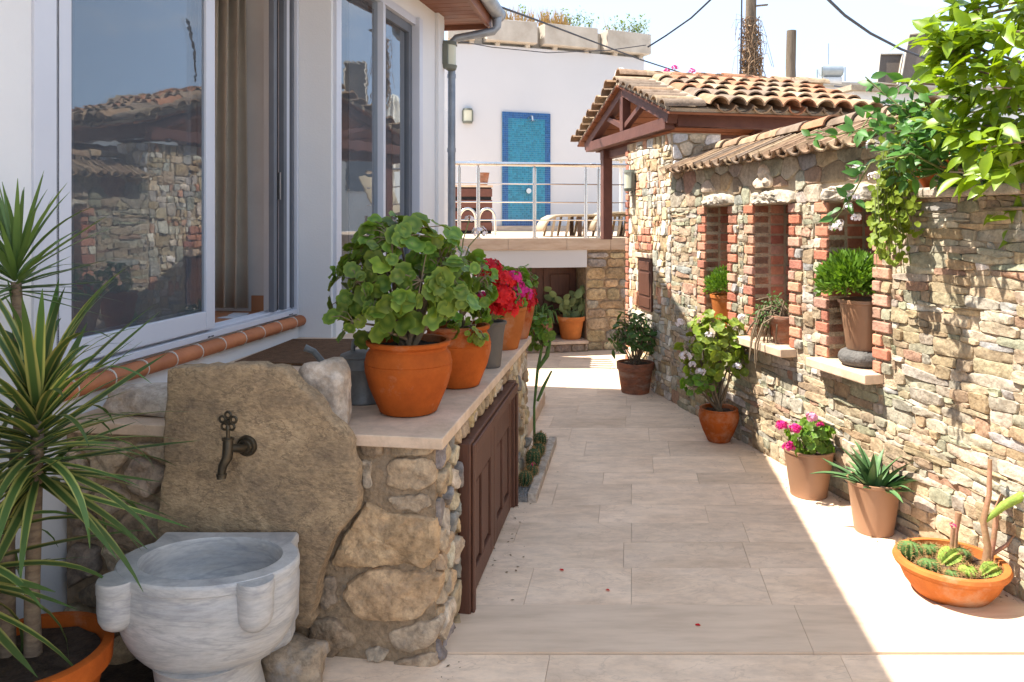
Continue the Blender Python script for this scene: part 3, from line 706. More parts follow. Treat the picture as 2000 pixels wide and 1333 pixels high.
# sill of half-round terracotta tiles
sl = MB(); hb(sl, DS0-.03, DS1, A+.001, A+.03, DZ0-.075, DZ0-.045); sl.build('sill_bed', 'grout', house)
s = -.20
while s < DS1+.02:
    L = .205; m = MB(); seg = 10; vs = []
    for e in (s+.004, s+L-.004):
        for k in range(seg+1):
            a = -math.pi*.5+math.pi*k/seg*1.1; vs.append(H(e, A+.01+.042*math.cos(a), DZ0-.045+.034*math.sin(a)))
    n = seg+1; m.add(vs, [(k, k+1, n+k+1, n+k) for k in range(seg)]+[list(range(n)), list(range(n, 2*n))]); m.build('sill_tile', 'sill_tile', house, 40); s += L
for k in range(11): 
    gr = MB(); e = -.20+.205*k; gr.tube([H(e-.004, A+.012, DZ0-.045), H(e+.004, A+.012, DZ0-.045)], .0395, 14)
    gr.build('grout_joint', 'grout', house, 40)
# sliding door
door = MB(); F = A+.012
hb(door, DS0, DS0+.105, A-.12, F, DZ0, DZ1); hb(door, DS1-.022, DS1, A-.12, F, DZ0+.0, DZ1); hb(door, DS0+.1052, DS1-.0222, A-.12, F-.002, DZ1-.05, DZ1); hb(door, DS0+.1052, DS1-.0222, A-.12, F-.002, DZ0, DZ0+.03)
for t_ in (-.03, -.065, -.1): hb(door, DS0+.106, DS1-.023, A+t_-.003, A+t_+.003, DZ0+.0302, DZ0+.042)
do = door.build('sliding_door', 'alu', house, None, .003)
gp = MB(); hb(gp, DS0+.106, DS0+.122, A-.06, F-.006, DZ0+.031, DZ1-.052); gp.build('gap_strip', 'black_gap', do)  # near-black strip stands in for the dark gap beside the leaf
def leafpanel(s0, s1, t, z0, z1, st, mat, gl=True):
    m = MB(); th = .028
    hb(m, s0, s0+st, t-th, t, z0, z1); hb(m, s1-st, s1, t-th, t, z0, z1); hb(m, s0+st+.0002, s1-st-.0002, t-th+.001, t-.001, z0, z0+st*1.15); hb(m, s0+st+.0002, s1-st-.0002, t-th+.001, t-.001, z1-st, z1)
    o = m.build('door_leaf', mat, do, None, .004)
    if gl:
        q = MB(); q.add([H(s0+st-.005, t-th/2, z0+st), H(s1-st+.005, t-th/2, z0+st), H(s1-st+.005, t-th/2, z1-st+.005), H(s0+st-.005, t-th/2, z1-st+.005)], [(0, 1, 2, 3)]); q.build('pane', 'door_glass', o)
    return o
leafpanel(-.055, 1.004, A+.006, DZ0+.044, DZ1-.054, .078, 'alu')
l2 = leafpanel(.0, 1.03, A-.034, DZ0+.044, DZ1-.054, .085, 'dark_alu')
m = MB(); hb(m, .05, .99, A-.078, A-.074, DZ0+.08, DZ1-.09); m.build('screen', 'screen_mesh', l2)
# insect screen frames parked at the far jamb
for k, (a, b, t, mt) in enumerate(((1.66, 1.70, -.02, 'dark_alu'), (1.73, 1.775, -.05, 'black_gap'), (1.79, 1.83, -.02, 'dark_alu'), (1.845, 1.90, -.035, 'alu'), (1.91, 1.93, -.02, 'dark_alu'))):
    m = MB(); hb(m, a, b, A+t-.02, A+t+.012, DZ0+.043, DZ1-.053); m.build('screen_stile', mt, do, None, .002)
dh = MB(); hb(dh, 1.715, 1.727, A-.02, A+.004, 1.62, 1.78); dh.build('handle', 'steel', do)
for e in (.05, .93, 1.82):
    m = MB(); hb(m, e, e+.02, F-.0018, F+.001, DZ0+.006, DZ0+.011); hb(m, e+.03, e+.05, F-.0018, F+.001, DZ0+.006, DZ0+.011); m.build('drain_slot', 'black_gap', do)
# room behind
rm = MB(); hb(rm, -1.5, 2.05, -4.4, A-.2205, .80, .93); rm.build('room_floor', 'interior_floor', house)
rw = MB(); hb(rw, 1.98, 2.1, -4.4, A-.2205, .9301, 3.2); hb(rw, -1.6, -1.5, -4.4, A-.2205, .9301, 3.2); hb(rw, -1.6, -.2, -4.5, -4.4, .8, 3.2); hb(rw, 1.9, 4.2, -4.5, -4.4, .8, 3.2); hb(rw, -.2, 1.9, -4.5, -4.4, .8, 1.0); hb(rw, -1.6, 4.0, -4.4, -1.62, 3.2, 3.27); rw.build('room_wall', 'interior_wall', house)  # matching gap in the unseen back wall, added to light the interior
sk = MB(); hb(sk, 1.962, 1.9798, -1.69, A-.221, .9302, 1.03); sk.build('skirting', 'interior_floor', house)
# second window
win = MB(); FO = .004
cbox(win, .012, .045, -.12, FO, CZ0, CZ1); cbox(win, .665, .70, -.12, FO+.03, CZ0, CZ1); cbox(win, .0451, .6649, -.12, FO, CZ1-.06, CZ1); cbox(win, .0451, .6649, -.12, FO, CZ0, CZ0+.08)
wo_ = win.build('window_frame', 'alu', house, None, .003)
m = MB(); cbox(m, .345, .362, -.06, FO+.01, CZ0+.081, CZ1-.061); cbox(m, .3622, .392, -.07, -.01, CZ0+.081, CZ1-.061); m.build('mullion', 'alu', wo_, None, .002)
m = MB(); cbox(m, .632, .6648, -.07, -.03, CZ0+.081, CZ1-.061); cbox(m, .393, .6318, -.07, -.03, CZ1-.13, CZ1-.061); m.build('sash', 'dark_alu', wo_, None, .002)
for (a, b, o_) in ((.0452, .3448, -.03), (.392, .632, -.05)):
    q = MB(); q.add([cpt(a, o_, CZ0+.08), cpt(b, o_, CZ0+.08), cpt(b, o_, CZ1-.06), cpt(a, o_, CZ1-.06)], [(0, 1, 2, 3)]); q.build('pane', 'door_glass', wo_)
m = MB(); cbox(m, .2, .344, -.11, -.10, CZ0+.08, CZ1-.06); cbox(m, .393, .64, -.19, -.18, CZ0+.08, CZ1-.06); m.build('screen', 'screen_mesh', wo_)
# eaves, roof, gutter, downpipe
EZ = 3.25; ET = -.59; ES = 4.27
so_ = MB(); hb(so_, -5, ES, -2.2, ET-.03, EZ+.03, EZ+.05); so_o = so_.build('soffit', 'soffit', house)
nb = 8
for k in range(int((ES+1.4)/.115)):
    s0 = ES-.02-.115*(k+1)
    if s0 > 1.6:
        m = MB(); hb(m, s0, s0+.111, -1.25, ET-.055, EZ+.008, EZ+.0295); m.build('soffit_board', 'soffit', so_o, None, .003)
fa = MB(); hb(fa, -5, ES, ET-.0295, ET-.004, EZ-.03, EZ+.12); hb(fa, ES+.0005, ES+.026, -2.4, ET-.004, EZ-.03, EZ+.13); hb(fa, -5, ES-.001, ET-.055, ET-.03, EZ-.012, EZ+.029); fa.build('fascia', 'soffit', house, None, .004)
rf = MB(); rf.prism([H(-5, ET-.02, EZ+.121), H(ES+.02, ET-.02, EZ+.132), H(ES+.02, -5.4, EZ+1.6), H(-5, -5.4, EZ+1.6)], (0, 0, .07)); rf.build('roof', 'roof_mortar', house)
gu = MB(); vs = []; seg = 12
gp_ = [H(-5, ET+.055, EZ+.10), H(ES+.06, ET+.055, EZ+.10)]
gu.tube(gp_, .062, 18); gu.tube([H(ES+.03, ET+.055, EZ+.10), H(ES+.05, ET+.055, EZ+.10)], .066, 18); gu.build('gutter', 'zinc', house, 40)
dp = MB(); top = H(ES-.06, ET+.055, EZ+.06); wlp = cpt(1.0, .06, 0)+HU*.03
dp.tube([top, top-UP*.09, top-UP*.13-HN*.03, V((wlp.x, wlp.y, EZ-.15))+HN*.04, V((wlp.x, wlp.y, EZ-.19)), V((wlp.x, wlp.y, EZ-.25)), V((wlp.x, wlp.y, -.2))], [.045, .04, .036, .034, .034, .034, .034], 16)
for z in (2.75, 2.1, 1.35): dp.tube([V((wlp.x, wlp.y, z)), V((wlp.x, wlp.y, z+.035))], .0385, 16)
dp.build('downpipe', 'zinc', house, 40)
# curtain
cur = MB(); ns = 90; vs = []
for zz in (.955, 1.3, 1.8, 2.4, 2.96):
    for k in range(ns):
        f = k/(ns-1); a = f*math.pi*9
        sp_ = (1.0-.1*(zz-.95)/2)
        vs.append(H(1.93-.06*f*sp_+.024*math.sin(a), -1.72-.32*f*sp_+.03*math.cos(a*1.03+zz*.4), zz))
cur.add(vs, [(r*ns+k, r*ns+k+1, (r+1)*ns+k+1, (r+1)*ns+k) for r in range(4) for k in range(ns-1)])
co = solo(cur, 'curtain', 'curtain', 'beige pleated curtain drawn aside behind the open sliding door', 'curtain', smooth=180)
co.modifiers.new('thick', 'SOLIDIFY').thickness = .004
m = MB(); m.obox(H(1.62, -1.72, .9315), HU*.15+HN*.03, HN*.12, UP*.004); m.obox(H(1.70, -1.70, .9365), HU*.12-HN*.03, HN*.10, UP*.004); solo(m, 'paper_sheets', 'paper', 'pale blue papers lying on the room floor inside the door', 'papers')
# unseen block and slats added beyond the far corner to shade the far floor
an = MB(); an.prism([(-3.6, 7.95, -.3), (-.78, 7.95, -.3), (-.70, 8.58, -.3), (-3.6, 8.58, -.3)], (0, 0, 3.0)); an_o = an.build('shade_block', 'white_wall', house)
for k in range(5): m = MB(); m.obox((-.80+.0, 7.97+.12*k, 2.70), (.05, 0, 0), (0, .05, 0), (0, 0, .42)); m.build('shade_slat', 'wood_beam', an_o)
def wall_lamp(o, nx, up, w_, h_, d_, label, group=None):
    """half-round lamp: o = back centre, nx = out of the wall"""
    sx = nx.cross(UP).normalized(); t = thing('wall_lamp', label, 'lamp', o, group)
    def half(mb, z0, z1, r0, r1, dd):
        n = 14; vs = []
        for z, r in ((z0, r0), (z1, r1)):
            for k in range(n+1):
                a = math.pi*k/n; vs.append(o+sx*(math.cos(a)*w_/2*r)+nx*(math.sin(a)*dd*r+.002)+UP*z)
        mb.add(vs, [(k, k+1, n+2+k, n+1+k) for k in range(n)]+[list(range(n+1)), list(range(n+1, 2*n+2)), (0, n+1, 2*n+1, n)])
    g_ = MB(); half(g_, -h_*.36, h_*.36, .9, .9, d_); g_.build('glass_shade', 'lamp_glass', t, 40)
    m = MB(); half(m, h_*.361, h_*.5, 1, .9, d_); half(m, -h_*.5, -h_*.361, .9, 1, d_)
    for sgn in (-1, 1): m.obox(o+sx*(sgn*w_*.47)-sx*.012+nx*.002-UP*h_*.3605, sx*.024, nx*d_*.45, UP*h_*.721)
    m.build('lamp_body', 'lamp_metal', t, 40)
    return t
wall_lamp(cpt(.975, .031, 2.93), (cpt(.5, 1, 0)-cpt(.5, 0, 0)).normalized(), UP, .17, .24, .1, 'half-round wall lamp on the house beside the downpipe')
# ---------------------------------------------------------------- garden wall with brick niches
AT0, AT1 = wa(1313), wa(1225)          # pier that carries the pavilion
gw = thing('stone_garden_wall', 'rubble stone garden wall with three brick-lined niches and tiled coping', 'wall', W(4.5, -.2, 0))
NI = [(wa(1425), wa(1380)), (wa(1545), wa(1475)), (wa(1710), wa(1620))]     # near, far edge along the wall
NZ0, NZ1, ND = .735, 1.605, .21
AC = wa(1722)                           # the tiled coping ends here, lower wall top nearer
A0 = 1.2
core = MB()
def wb(mb, a0, a1, h0, h1, z0, z1, tint=(1, 1, 1)): mb.obox(W(a0, h0, z0), WU*(a1-a0), WN*(h1-h0), UP*(z1-z0), tint); return mb
wb(core, A0, AT0, -.45, -.24, -.3, 1.60); wb(core, AC, AT0, -.45, -.24, 1.60, 1.90)
wb(core, A0, AT0, -.24, 0, -.3, NZ0)
ed = [A0]+[x for n in sorted(NI) for x in n]+[AT0]
for i in range(0, len(ed), 2): wb(core, ed[i], ed[i+1], -.24, 0, NZ0, 1.60)
wb(core, AC, AT0, -.24, 0, 1.6, 1.90)
core.build('mortar_core', 'mortar_pale', gw)
rng = random.Random(23)
wf = lambda a, b, h: W(a, h, b)
QB = .135
excl = [(n0-QB, n1+QB, NZ0-.05, NZ1+.0) for n0, n1 in NI]
lint = [(n0-.07, n1+.07, NZ1-.005, NZ1+.10) for n0, n1 in NI]
a_lo = A0+.02
polys = []
def fill(x0, x1, y0, y1, ay, rads, ex, tries=9000):
    pts = scatter(x0, x1, y0, y1, ay, rads, rng, tries, ex); return cells(pts, x0, x1, y0, y1, ay, ex)
polys += courses(a_lo, AT0, 0.0, 1.60, (.02, .052), (.05, .30), rng, excl+lint, .14, .026)
polys += fill(AC, AT0, 1.60, 1.885, 1.5, [.07, .09, .12], lint, 2500)
masonry(gw, polys, wf, .002, (.005, .018), WALLPAL, rng, lambda a: 1/a**3, mt='wall_stone')
# piers between the niches: the outer strip next to the quoins
BRP = [(.47, .19, .12), (.52, .23, .15), (.43, .16, .10), (.55, .27, .18), (.40, .17, .12), (.50, .30, .22)]
pitch = .0672; bh = .054
nb_ = 0
for ni, (n0, n1) in enumerate(NI):
    k = 0; z = NZ0+.004
    while z+bh < NZ1:
        for side_, e in ((-1, n0), (1, n1)):
            Lq = (.118 if (k+(side_ > 0)) % 2 else .062)+rng.uniform(-.006, .006)
            m = MB(); x0 = e if side_ > 0 else e-Lq
            pr = rng.uniform(.012, .024)
            wb(m, x0, x0+Lq, -.1, pr, z+rng.uniform(-.002, .002), z+bh, tintj(rng, rng.choice(BRP), .16)); m.build('brick', 'brick', gw, None, .006)
            # stone filler next to a short quoin
            if Lq < .09:
                q0, q1 = (e+Lq, e+QB) if side_ > 0 else (e-QB, e-Lq)
            else:
                q0, q1 = (e+Lq, e+QB) if side_ > 0 else (e-QB, e-Lq)
            if q1-q0 > .03:
                s_ = stone([(q0, z-.004), (q1, z-.004), (q1, z+bh+.006), (q0, z+bh+.006)], wf, .005, rng.uniform(.012, .024), tintj(rng, rng.choice(WALLPAL)), rng)
                if s_: s_.build('filler_stone', 'wall_stone', gw, 40)
            nb_ += 1
            # second brick of the jamb, deeper
            m = MB(); x0 = e if side_ > 0 else e-.09; off = .0 if k % 2 else .045
            wb(m, x0-.004*side_, x0+.09-.004*side_, -.205, -.112, z, z+bh, tintj(rng, rng.choice(BRP), .16)); m.build('brick', 'brick', gw, None, .004)
        # back bricks
        w_ = n1-n0; x = n0+.004-(0 if k % 2 else .09)
        while x < n1-.02:
            x0 = max(x, n0+.004); x1 = min(x+.19, n1-.006)
            if x1-x0 > .03:
                m = MB(); wb(m, x0, x1, -.238, -.222+rng.uniform(0, .006), z, z+bh, tintj(rng, rng.choice(BRP), .16)); m.build('brick', 'brick', gw, None, .004)
            x += .20
        z += pitch; k += 1
    # sill slab and lintel stone
    m = MB(); wb(m, n0-.03-(.03 if ni else 0), n1+.025+(.04 if ni else 0), -.2, .105 if ni else .07, NZ0-.052, NZ0-.001); m.build('sill_slab', 'counter_top', gw, None, .006)
    lp = [(n0-.06, NZ1-.002), (n1+.055, NZ1+.0), (n1+.06, NZ1+.03), (n1+.01, NZ1+.075), (n0+.08, NZ1+.085), (n0-.04, NZ1+.07), (n0-.065, NZ1+.03)]
    s_ = stone(lp, lambda a, b, h: W(a, h, b), .0, .045, (.58, .53, .45), rng, 40); s_.build('lintel_stone', 'stone', gw, 50)
    m = MB(); wb(m, n0-.02, n1+.02, -.236, -.004, NZ1-.0, NZ1+.03); m.build('lintel_core', 'mortar_pale', gw)
# flat ledge stones on the lower wall top
a = A0
while a < AC-.02:
    L = min(rng.uniform(.28, .5), AC-.004-a); m = MB(); wb(m, a, a+L-.006, -.46, .045+rng.uniform(-.01, .015), 1.602, 1.648); m.build('coping_slab', 'slab_rock' if rng.random() < .5 else 'pale_rock', gw, None, .012); a += L
# unseen white wall added behind the viewer to bounce sunlight into the shade
m = MB(); wb(m, -9, A0-.003, -.45, .0, -.3, 2.3); solo(m, 'bounce_wall', 'white_wall', 'white rendered wall added behind the viewer to bounce sunlight into the courtyard', 'wall')
# ---------------------------------------------------------------- barrel roof tiles
TPAL = [(.32, .205, .125), (.34, .235, .15), (.29, .19, .125), (.34, .17, .095), (.25, .18, .13), (.38, .28, .185), (.21, .155, .115), (.34, .155, .085)]
def tile_mesh(tint, L=.33, r0=.078, r1=.066, thick=.012, arch=1.0):
    m = MB(); seg = 7; vs = []
    for (y, r) in ((0, r0), (L, r1)):
        for th in (0, thick):
            for k in range(seg+1):
                a = math.pi*(.06+.88*k/seg); vs.append(V(((r-th)*math.cos(a), y, (r-th)*math.sin(a)*.82*arch)))
    n = seg+1; fs = []
    for k in range(seg):
        fs += [(k, k+1, 2*n+k+1, 2*n+k), (n+k+1, n+k, 3*n+k, 3*n+k+1), (k+1, k, n+k, n+k+1), (2*n+k, 2*n+k+1, 3*n+k+1, 3*n+k)]
    fs += [(0, 2*n, 3*n, n), (n-1, 2*n-1, 4*n-1, 3*n-1)]
    m.add(vs, fs, tint); return m.mesh('roof_tile', 'roof_tile', 40)
TM = [tile_mesh(c, .33, .088, .072, .013, 1.15) for c in TPAL]; TMS = [tile_mesh(tuple(x*.9 for x in TPAL[i]), .36, .07, .058) for i in (0, 1, 2, 4, 5, 6)]
def put_tile(parent, o, ydir, xdir, flip=False, pool=TM, rng=rng, nm='roof_tile'):
    y = ydir.normalized(); x = xdir.normalized(); z = x.cross(y).normalized()
    if flip: z = -z; x = -x
    jit = Matrix.Rotation(rng.uniform(-.035, .035), 4, 'Z') @ Matrix.Rotation(rng.uniform(-.03, .03), 4, 'Y')
    m = Matrix(((x.x, y.x, z.x, o.x), (x.y, y.y, z.y, o.y), (x.z, y.z, z.z, o.z), (0, 0, 0, 1)))
    return place(nm, rng.choice(pool), parent, m @ jit)
# coping of the garden wall: one course sloping to the path, ridge tiles behind
cp0, cp1 = AC+.02, AT0-.02
m = MB(); m.prism([W(cp0, .06, 1.90), W(cp0, -.30, 2.045), W(cp0, -.45, 2.045), W(cp0, -.45, 1.9)], WU*(cp1-cp0)); m.build('coping_bed', 'roof_mortar', gw)
sl_dir = (WN*-.36+UP*.145).normalized(); a = cp0+.06; pit = .132
while a < cp1-.03:
    o = W(a, .125+rng.uniform(-.012, .012), 1.893)
    put_tile(gw, o+UP*.03, sl_dir, WU*-1 if (sl_dir.cross(WU)).z < 0 else WU, pool=TMS)
    c = W(a+pit/2, .115+rng.uniform(-.01, .01), 1.948)
    z_ = UP; put_tile(gw, c-UP*.01, sl_dir, WU, flip=((WU.cross(sl_dir)).z > 0), pool=TMS)
    a += pit
a = cp0
while a < cp1-.2:
    put_tile(gw, W(a, -.31, 2.06+rng.uniform(-.01, .01)), WU, WN if (WN.cross(WU)).z > 0 else -WN); a += .27
# stone ornament above the middle niche, ornament slates
m = stone([(wa(1512), 1.71), (wa(1485), 1.70), (wa(1487), 1.76), (wa(1496), 1.86), (wa(1503), 1.865), (wa(1513), 1.77)], wf, 0, .05, (.8, .68, .54), rng, 24)
m2 = MB(); m2.v = m.v; m2.f = m.f; m2.c = m.c
solo(m2, 'pointed_stone', 'stone', 'pale pointed stone set above the middle niche lintel', 'stone', smooth=50)
# ---------------------------------------------------------------- pier under the pavilion
ZP = 2.225
pier = thing('stone_pier', 'tall rubble stone pier with a small brown shutter under the pavilion truss', 'pier', W((AT0+AT1)/2, -.2, 0))
m = MB(); wb(m, AT0+.001, AT1, -.435, 0, -.3, ZP); m.build('mortar_core', 'mortar_pale', pier)
SH = (wa(1276), wa(1251), .69, 1.16)
hole = [(SH[0]-.035, SH[1]+.03, SH[2]-.02, SH[3]+.06)]
pol = courses(AT0+.004, AT1-.075, 0, ZP-.004, (.035, .085), (.035, .17), rng, hole, .25, .025)
masonry(pier, pol, wf, .0045, (.010, .022), [(.56, .46, .32)]*4+[(.62, .56, .46)]*4+[(.48, .36, .22)]*3+[(.44, .42, .38)]*3+[(.52, .28, .18)]+[(.68, .65, .58)]*2, rng, mt='wall_stone')
z = .01; k = 0
while z < ZP-.06:                                             # brick corner
    m = MB(); wb(m, AT1-.07, AT1+.004, -.1, .014+rng.uniform(0, .008), z, z+.056, tintj(rng, rng.choice(BRP), .15)); m.build('brick', 'brick', pier, None, .006); z += .07
for k, (zz, n_) in enumerate(((1.235, 4), (1.305, 3), (1.375, 2))):
    for q in range(n_):
        a = SH[0]-.03+q*.105+.03*k
        if a+.1 < AT1-.08: m = MB(); wb(m, a, a+.098, .0, .03, zz, zz+.056, tintj(rng, rng.choice(BRP), .15)); m.build('brick', 'brick', pier, None, .006)
endf = lambda a, b, h: W(AT0-h, -a, b)
pol = fill(.0, .43, 1.9, ZP-.004, 1.2, [.06, .08, .1], [], 900)
masonry(pier, pol, endf, .006, (.012, .026), [(.58, .48, .34), (.62, .58, .52), (.5, .4, .27), (.52, .52, .52)], rng, mt='wall_stone')
m = MB(); wb(m, SH[0], SH[1], .001, .02, SH[2], SH[3]); sh_o = m.build('shutter', 'wood_door', pier, None, .004)
for (z0, z1) in ((SH[2]+.03, SH[2]+.12), (SH[2]+.14, SH[3]-.13), (SH[3]-.11, SH[3]-.03)):
    m = MB(); wb(m, SH[0]+.025, SH[1]-.025, .0205, .028, z0, z1); m.build('shutter_panel', 'wood_door', sh_o, None, .005)
m = MB(); wb(m, SH[0]-.03, SH[1]+.025, .002, .045, SH[3]+.005, SH[3]+.045); m.build('shutter_lintel', 'counter_top', pier, None, .004)
wall_lamp(W(wa(1240), .026, 1.87), WN, UP, .13, .2, .08, 'half-round wall lamp on the stone pier beside the terrace railing')
# ---------------------------------------------------------------- pavilion
pav = thing('garden_pavilion', 'open timber pavilion with an old barrel-tiled gable roof above the stone pier', 'pavilion', W((AT0+AT1)/2+.4, -1, ZP))
GA0, GA1, GM = AT0-.02, AT0+2.12, AT0+1.03        # gable ends along the wall, middle
ZB, ZR = 2.30, 2.70                               # bottom chord, apex of the rafters
GH = .03                                          # gable plane
def beam(mb, p, q, w_, h_, side_=None):
    d = (q-p); n = WN if side_ is None else side_; u = d.cross(n).normalized(); mb.obox(p-n*w_/2-u*h_/2, d, n*w_, u*h_); return mb
RL = 1.90                                         # length of ridge behind the gable
for hh in (GH, -RL+.1):
    m = MB(); beam(m, W(GA0-.0, hh, ZB), W(GA1+.05, hh, ZB), .09, .10); m.build('bottom_chord', 'wood_beam', pav, None, .004)
    m = MB(); beam(m, W(GM, hh+.004, ZB+.051), W(GM, hh+.004, ZR-.02), .082, .085); m.build('king_post', 'wood_beam', pav, None, .004)
    for e in (GA0-.06, GA1+.1):
        zz = ZB+.03-(.02 if e > GM else 0)
        m = MB(); beam(m, W(e, hh, zz), W(GM, hh, ZR+.03), .086, .085); m.build('rafter', 'wood_beam', pav, None, .004)
        m = MB(); f = .52; e2 = GM+(e-GM)*.42; beam(m, W(GM+(.04 if e > GM else -.04), hh, ZB+.10), W(e2, hh, ZB+.03+(ZR-ZB)*(1-.42)-.02), .055, .05); m.build('strut', 'wood_beam', pav, None, .003)
m = MB(); beam(m, W(GA0-.0, GH-.05, ZB+.03), W(GA0, -RL-.1, ZB+.03), .09, .12, WU); m.build('eave_beam', 'wood_beam', pav, None, .004)
m = MB(); beam(m, W(GA1-.05, GH-.05, ZB-.0), W(GA1-.05, -RL-.1, ZB-.0), .09, .12, WU); m.build('eave_beam', 'wood_beam', pav, None, .004)
m = MB(); beam(m, W(GA0+.28, -.44, ZB-.11), W(GA0+.28, -RL-.1, ZB-.11), .09, .10, WU); m.build('tie_beam', 'wood_beam', pav, None, .004)
m = MB(); beam(m, W(AT1+.01, -.12, ZB-.10), W(GA1+.0, -.12, ZB-.10), .09, .08); m.build('tie_beam', 'wood_beam', pav, None, .004)
for (aa, hh, zb) in ((GA1-.28, -.12, 1.295), (GA1-.1, -RL, 1.295), (GA0+.05, -RL, 1.0)):
    m = MB(); m.obox(W(aa, hh, zb), WU*.10, WN*.10, UP*(ZB-.055-zb)); m.build('post', 'wood_beam', pav, None, .004)
# ceiling boards and roof bed on each slope
SO = .16                                          # verge overhang towards the path
ridge_z = ZR+.075
for sgn, e, ez in ((-1, GA0-.20, ZB+.005), (1, GA1+.22, ZB-.02)):
    dn = (W(e, 0, ez+.04)-W(GM, 0, ridge_z)); nrm = dn.cross(WN).normalized(); nrm = nrm if nrm.z > 0 else -nrm
    nbd = 9
    for k in range(nbd):
        f0 = k/nbd; f1 = (k+1)/nbd; p = W(GM, SO-.04, ridge_z)+dn*(f0+.004); m = MB(); m.obox(p, dn*(f1-f0-.008), WN*-(RL+.1), nrm*.018); m.build('ceiling_board', 'wood_ceiling', pav)
    m = MB(); p = W(GM, SO-.05, ridge_z)+dn*.0+nrm*.019; m.obox(p, dn*.985, WN*-(RL+.05), nrm*.03); m.build('roof_bed', 'roof_mortar', pav)
    # cover and channel tiles running down the slope
    dl = dn.length; dd = dn.normalized(); rows_ = [.985, .76, .54, .33, .14]
    upd = -dd
    ncol = 10; h0 = SO-.36; step = (RL-.32)/ncol
    for c in range(ncol):
        hh = h0-step*(c+.5)
        for ri, f in enumerate(rows_):
            base = W(GM, hh+rng.uniform(-.006, .006), ridge_z)+dd*(dl*f+.05+rng.uniform(-.02, .02))+nrm*(.062+.012)
            xd = upd.cross(nrm); put_tile(pav, base+nrm*.008, upd-nrm*.055, xd)
            if c < ncol-1 or True:
                b2 = W(GM, hh-step/2, ridge_z)+dd*(dl*f+.03)+nrm*.105
                put_tile(pav, b2, upd+nrm*.045, xd, flip=True)
    # verge tiles laid across the slope's edge
    nv = 9
    for k in range(nv):
        f = (k+.6)/nv
        b = W(GM, SO+.02+rng.uniform(-.015, .015), ridge_z)+dd*(dl*f)+nrm*.055
        put_tile(pav, b, -WN+nrm*.03, (-WN).cross(nrm), pool=TMS)
    if sgn < 0:
        m = MB(); m.obox(W(GM, SO-.30, ridge_z)+nrm*.05, dn*.93, WN*-.09, nrm*.055); m.build('verge_mortar', 'roof_mortar', pav, None, .02)
        m = MB(); m.obox(W(GM, SO-RL+.12, ridge_z)+nrm*.05, dn*.97, WN*-.12, nrm*.07); m.build('verge_mortar', 'roof_mortar', pav, None, .03)
hh = SO-.05; k = 0
while hh > SO-RL-.1:
    put_tile(pav, W(GM, hh, ridge_z+.085+rng.uniform(-.01, .012)), -WN, (-WN).cross(UP), nm='ridge_tile'); hh -= .27; k += 1
m = MB(); m.obox(W(GM-.06, SO-.05, ridge_z+.03), WU*.12, WN*-(RL), UP*.06); m.build('ridge_mortar', 'roof_mortar', pav, None, .02)
# ---------------------------------------------------------------- pool terrace
TD = V((.98058, .19612, 0)); TN = V((.19612, -.98058, 0)); TO = V((0, 8.63, 0))
def T(a, h, z): return TO+TD*a+TN*h+V((0, 0, z))         # a to the right, h towards the viewer
ter = thing('pool_terrace', 'raised pool terrace with travertine edge above wooden cellar doors', 'terrace', T(.4, -1, 0))
TZ = 1.295
def tb(mb, a0, a1, h0, h1, z0, z1, tint=(1, 1, 1)): mb.obox(T(a0, h0, z0), TD*(a1-a0), TN*(h1-h0), UP*(z1-z0), tint); return mb
m = MB(); tb(m, -6, 7, -9, -.62, -.3, TZ-.03); tb(m, -6, .02, -.62, -.02, -.3, 1.16); tb(m, .02, .875, -.62, -.02, .96, 1.16); m.build('core', 'white_wall', ter)
m = MB(); tb(m, -4, .876, -.0195, .0, .962, 1.159); m.build('white_fascia', 'pool_wall', ter)
x = -3.2
for w_ in (1.2, 1.0, .95, .68, .52, 1.25, 1.1, 1.2):
    m = MB(); tb(m, x+.001, x+w_-.001, -.55, .03, 1.161, TZ); m.build('edge_slab', 'travertine_edge', ter, None, .004); x += w_
rng = random.Random(4)
for i in range(9):
    for j in range(12):
        m = MB(); a = -3.2+j*.7; h = -.553-i*.6; tb(m, a+.001, a+.699, h-.598, h, TZ-.029, TZ-.002); m.build('terrace_tile', 'travertine', ter)
# stone pier of the terrace: coursed blocks
m = MB(); tb(m, .877, 1.75, -.62, -.025, -.3, 1.16); m.build('pier_core', 'mortar', ter)
z = 0; 
while z < 1.12:
    h_ = min(rng.choice([.07, .1, .14, .17]), 1.157-z); a = .878
    while a < 1.70:
        w_ = rng.uniform(.14, .34); b = min(a+w_, 1.75)
        s_ = stone([(a, z), (b, z+rng.uniform(-.01, .01)), (b, z+h_), (a, z+h_)], lambda p, q, h: T(p, -.025+h, q), .006, rng.uniform(.015, .03), tintj(rng, rng.choice([(.45, .34, .2), (.5, .39, .25), (.38, .3, .2), (.33, .3, .26)]), .2), rng, 14)
        if s_: s_.build('stone', 'stone', ter, 50)
        a = b
    z += h_
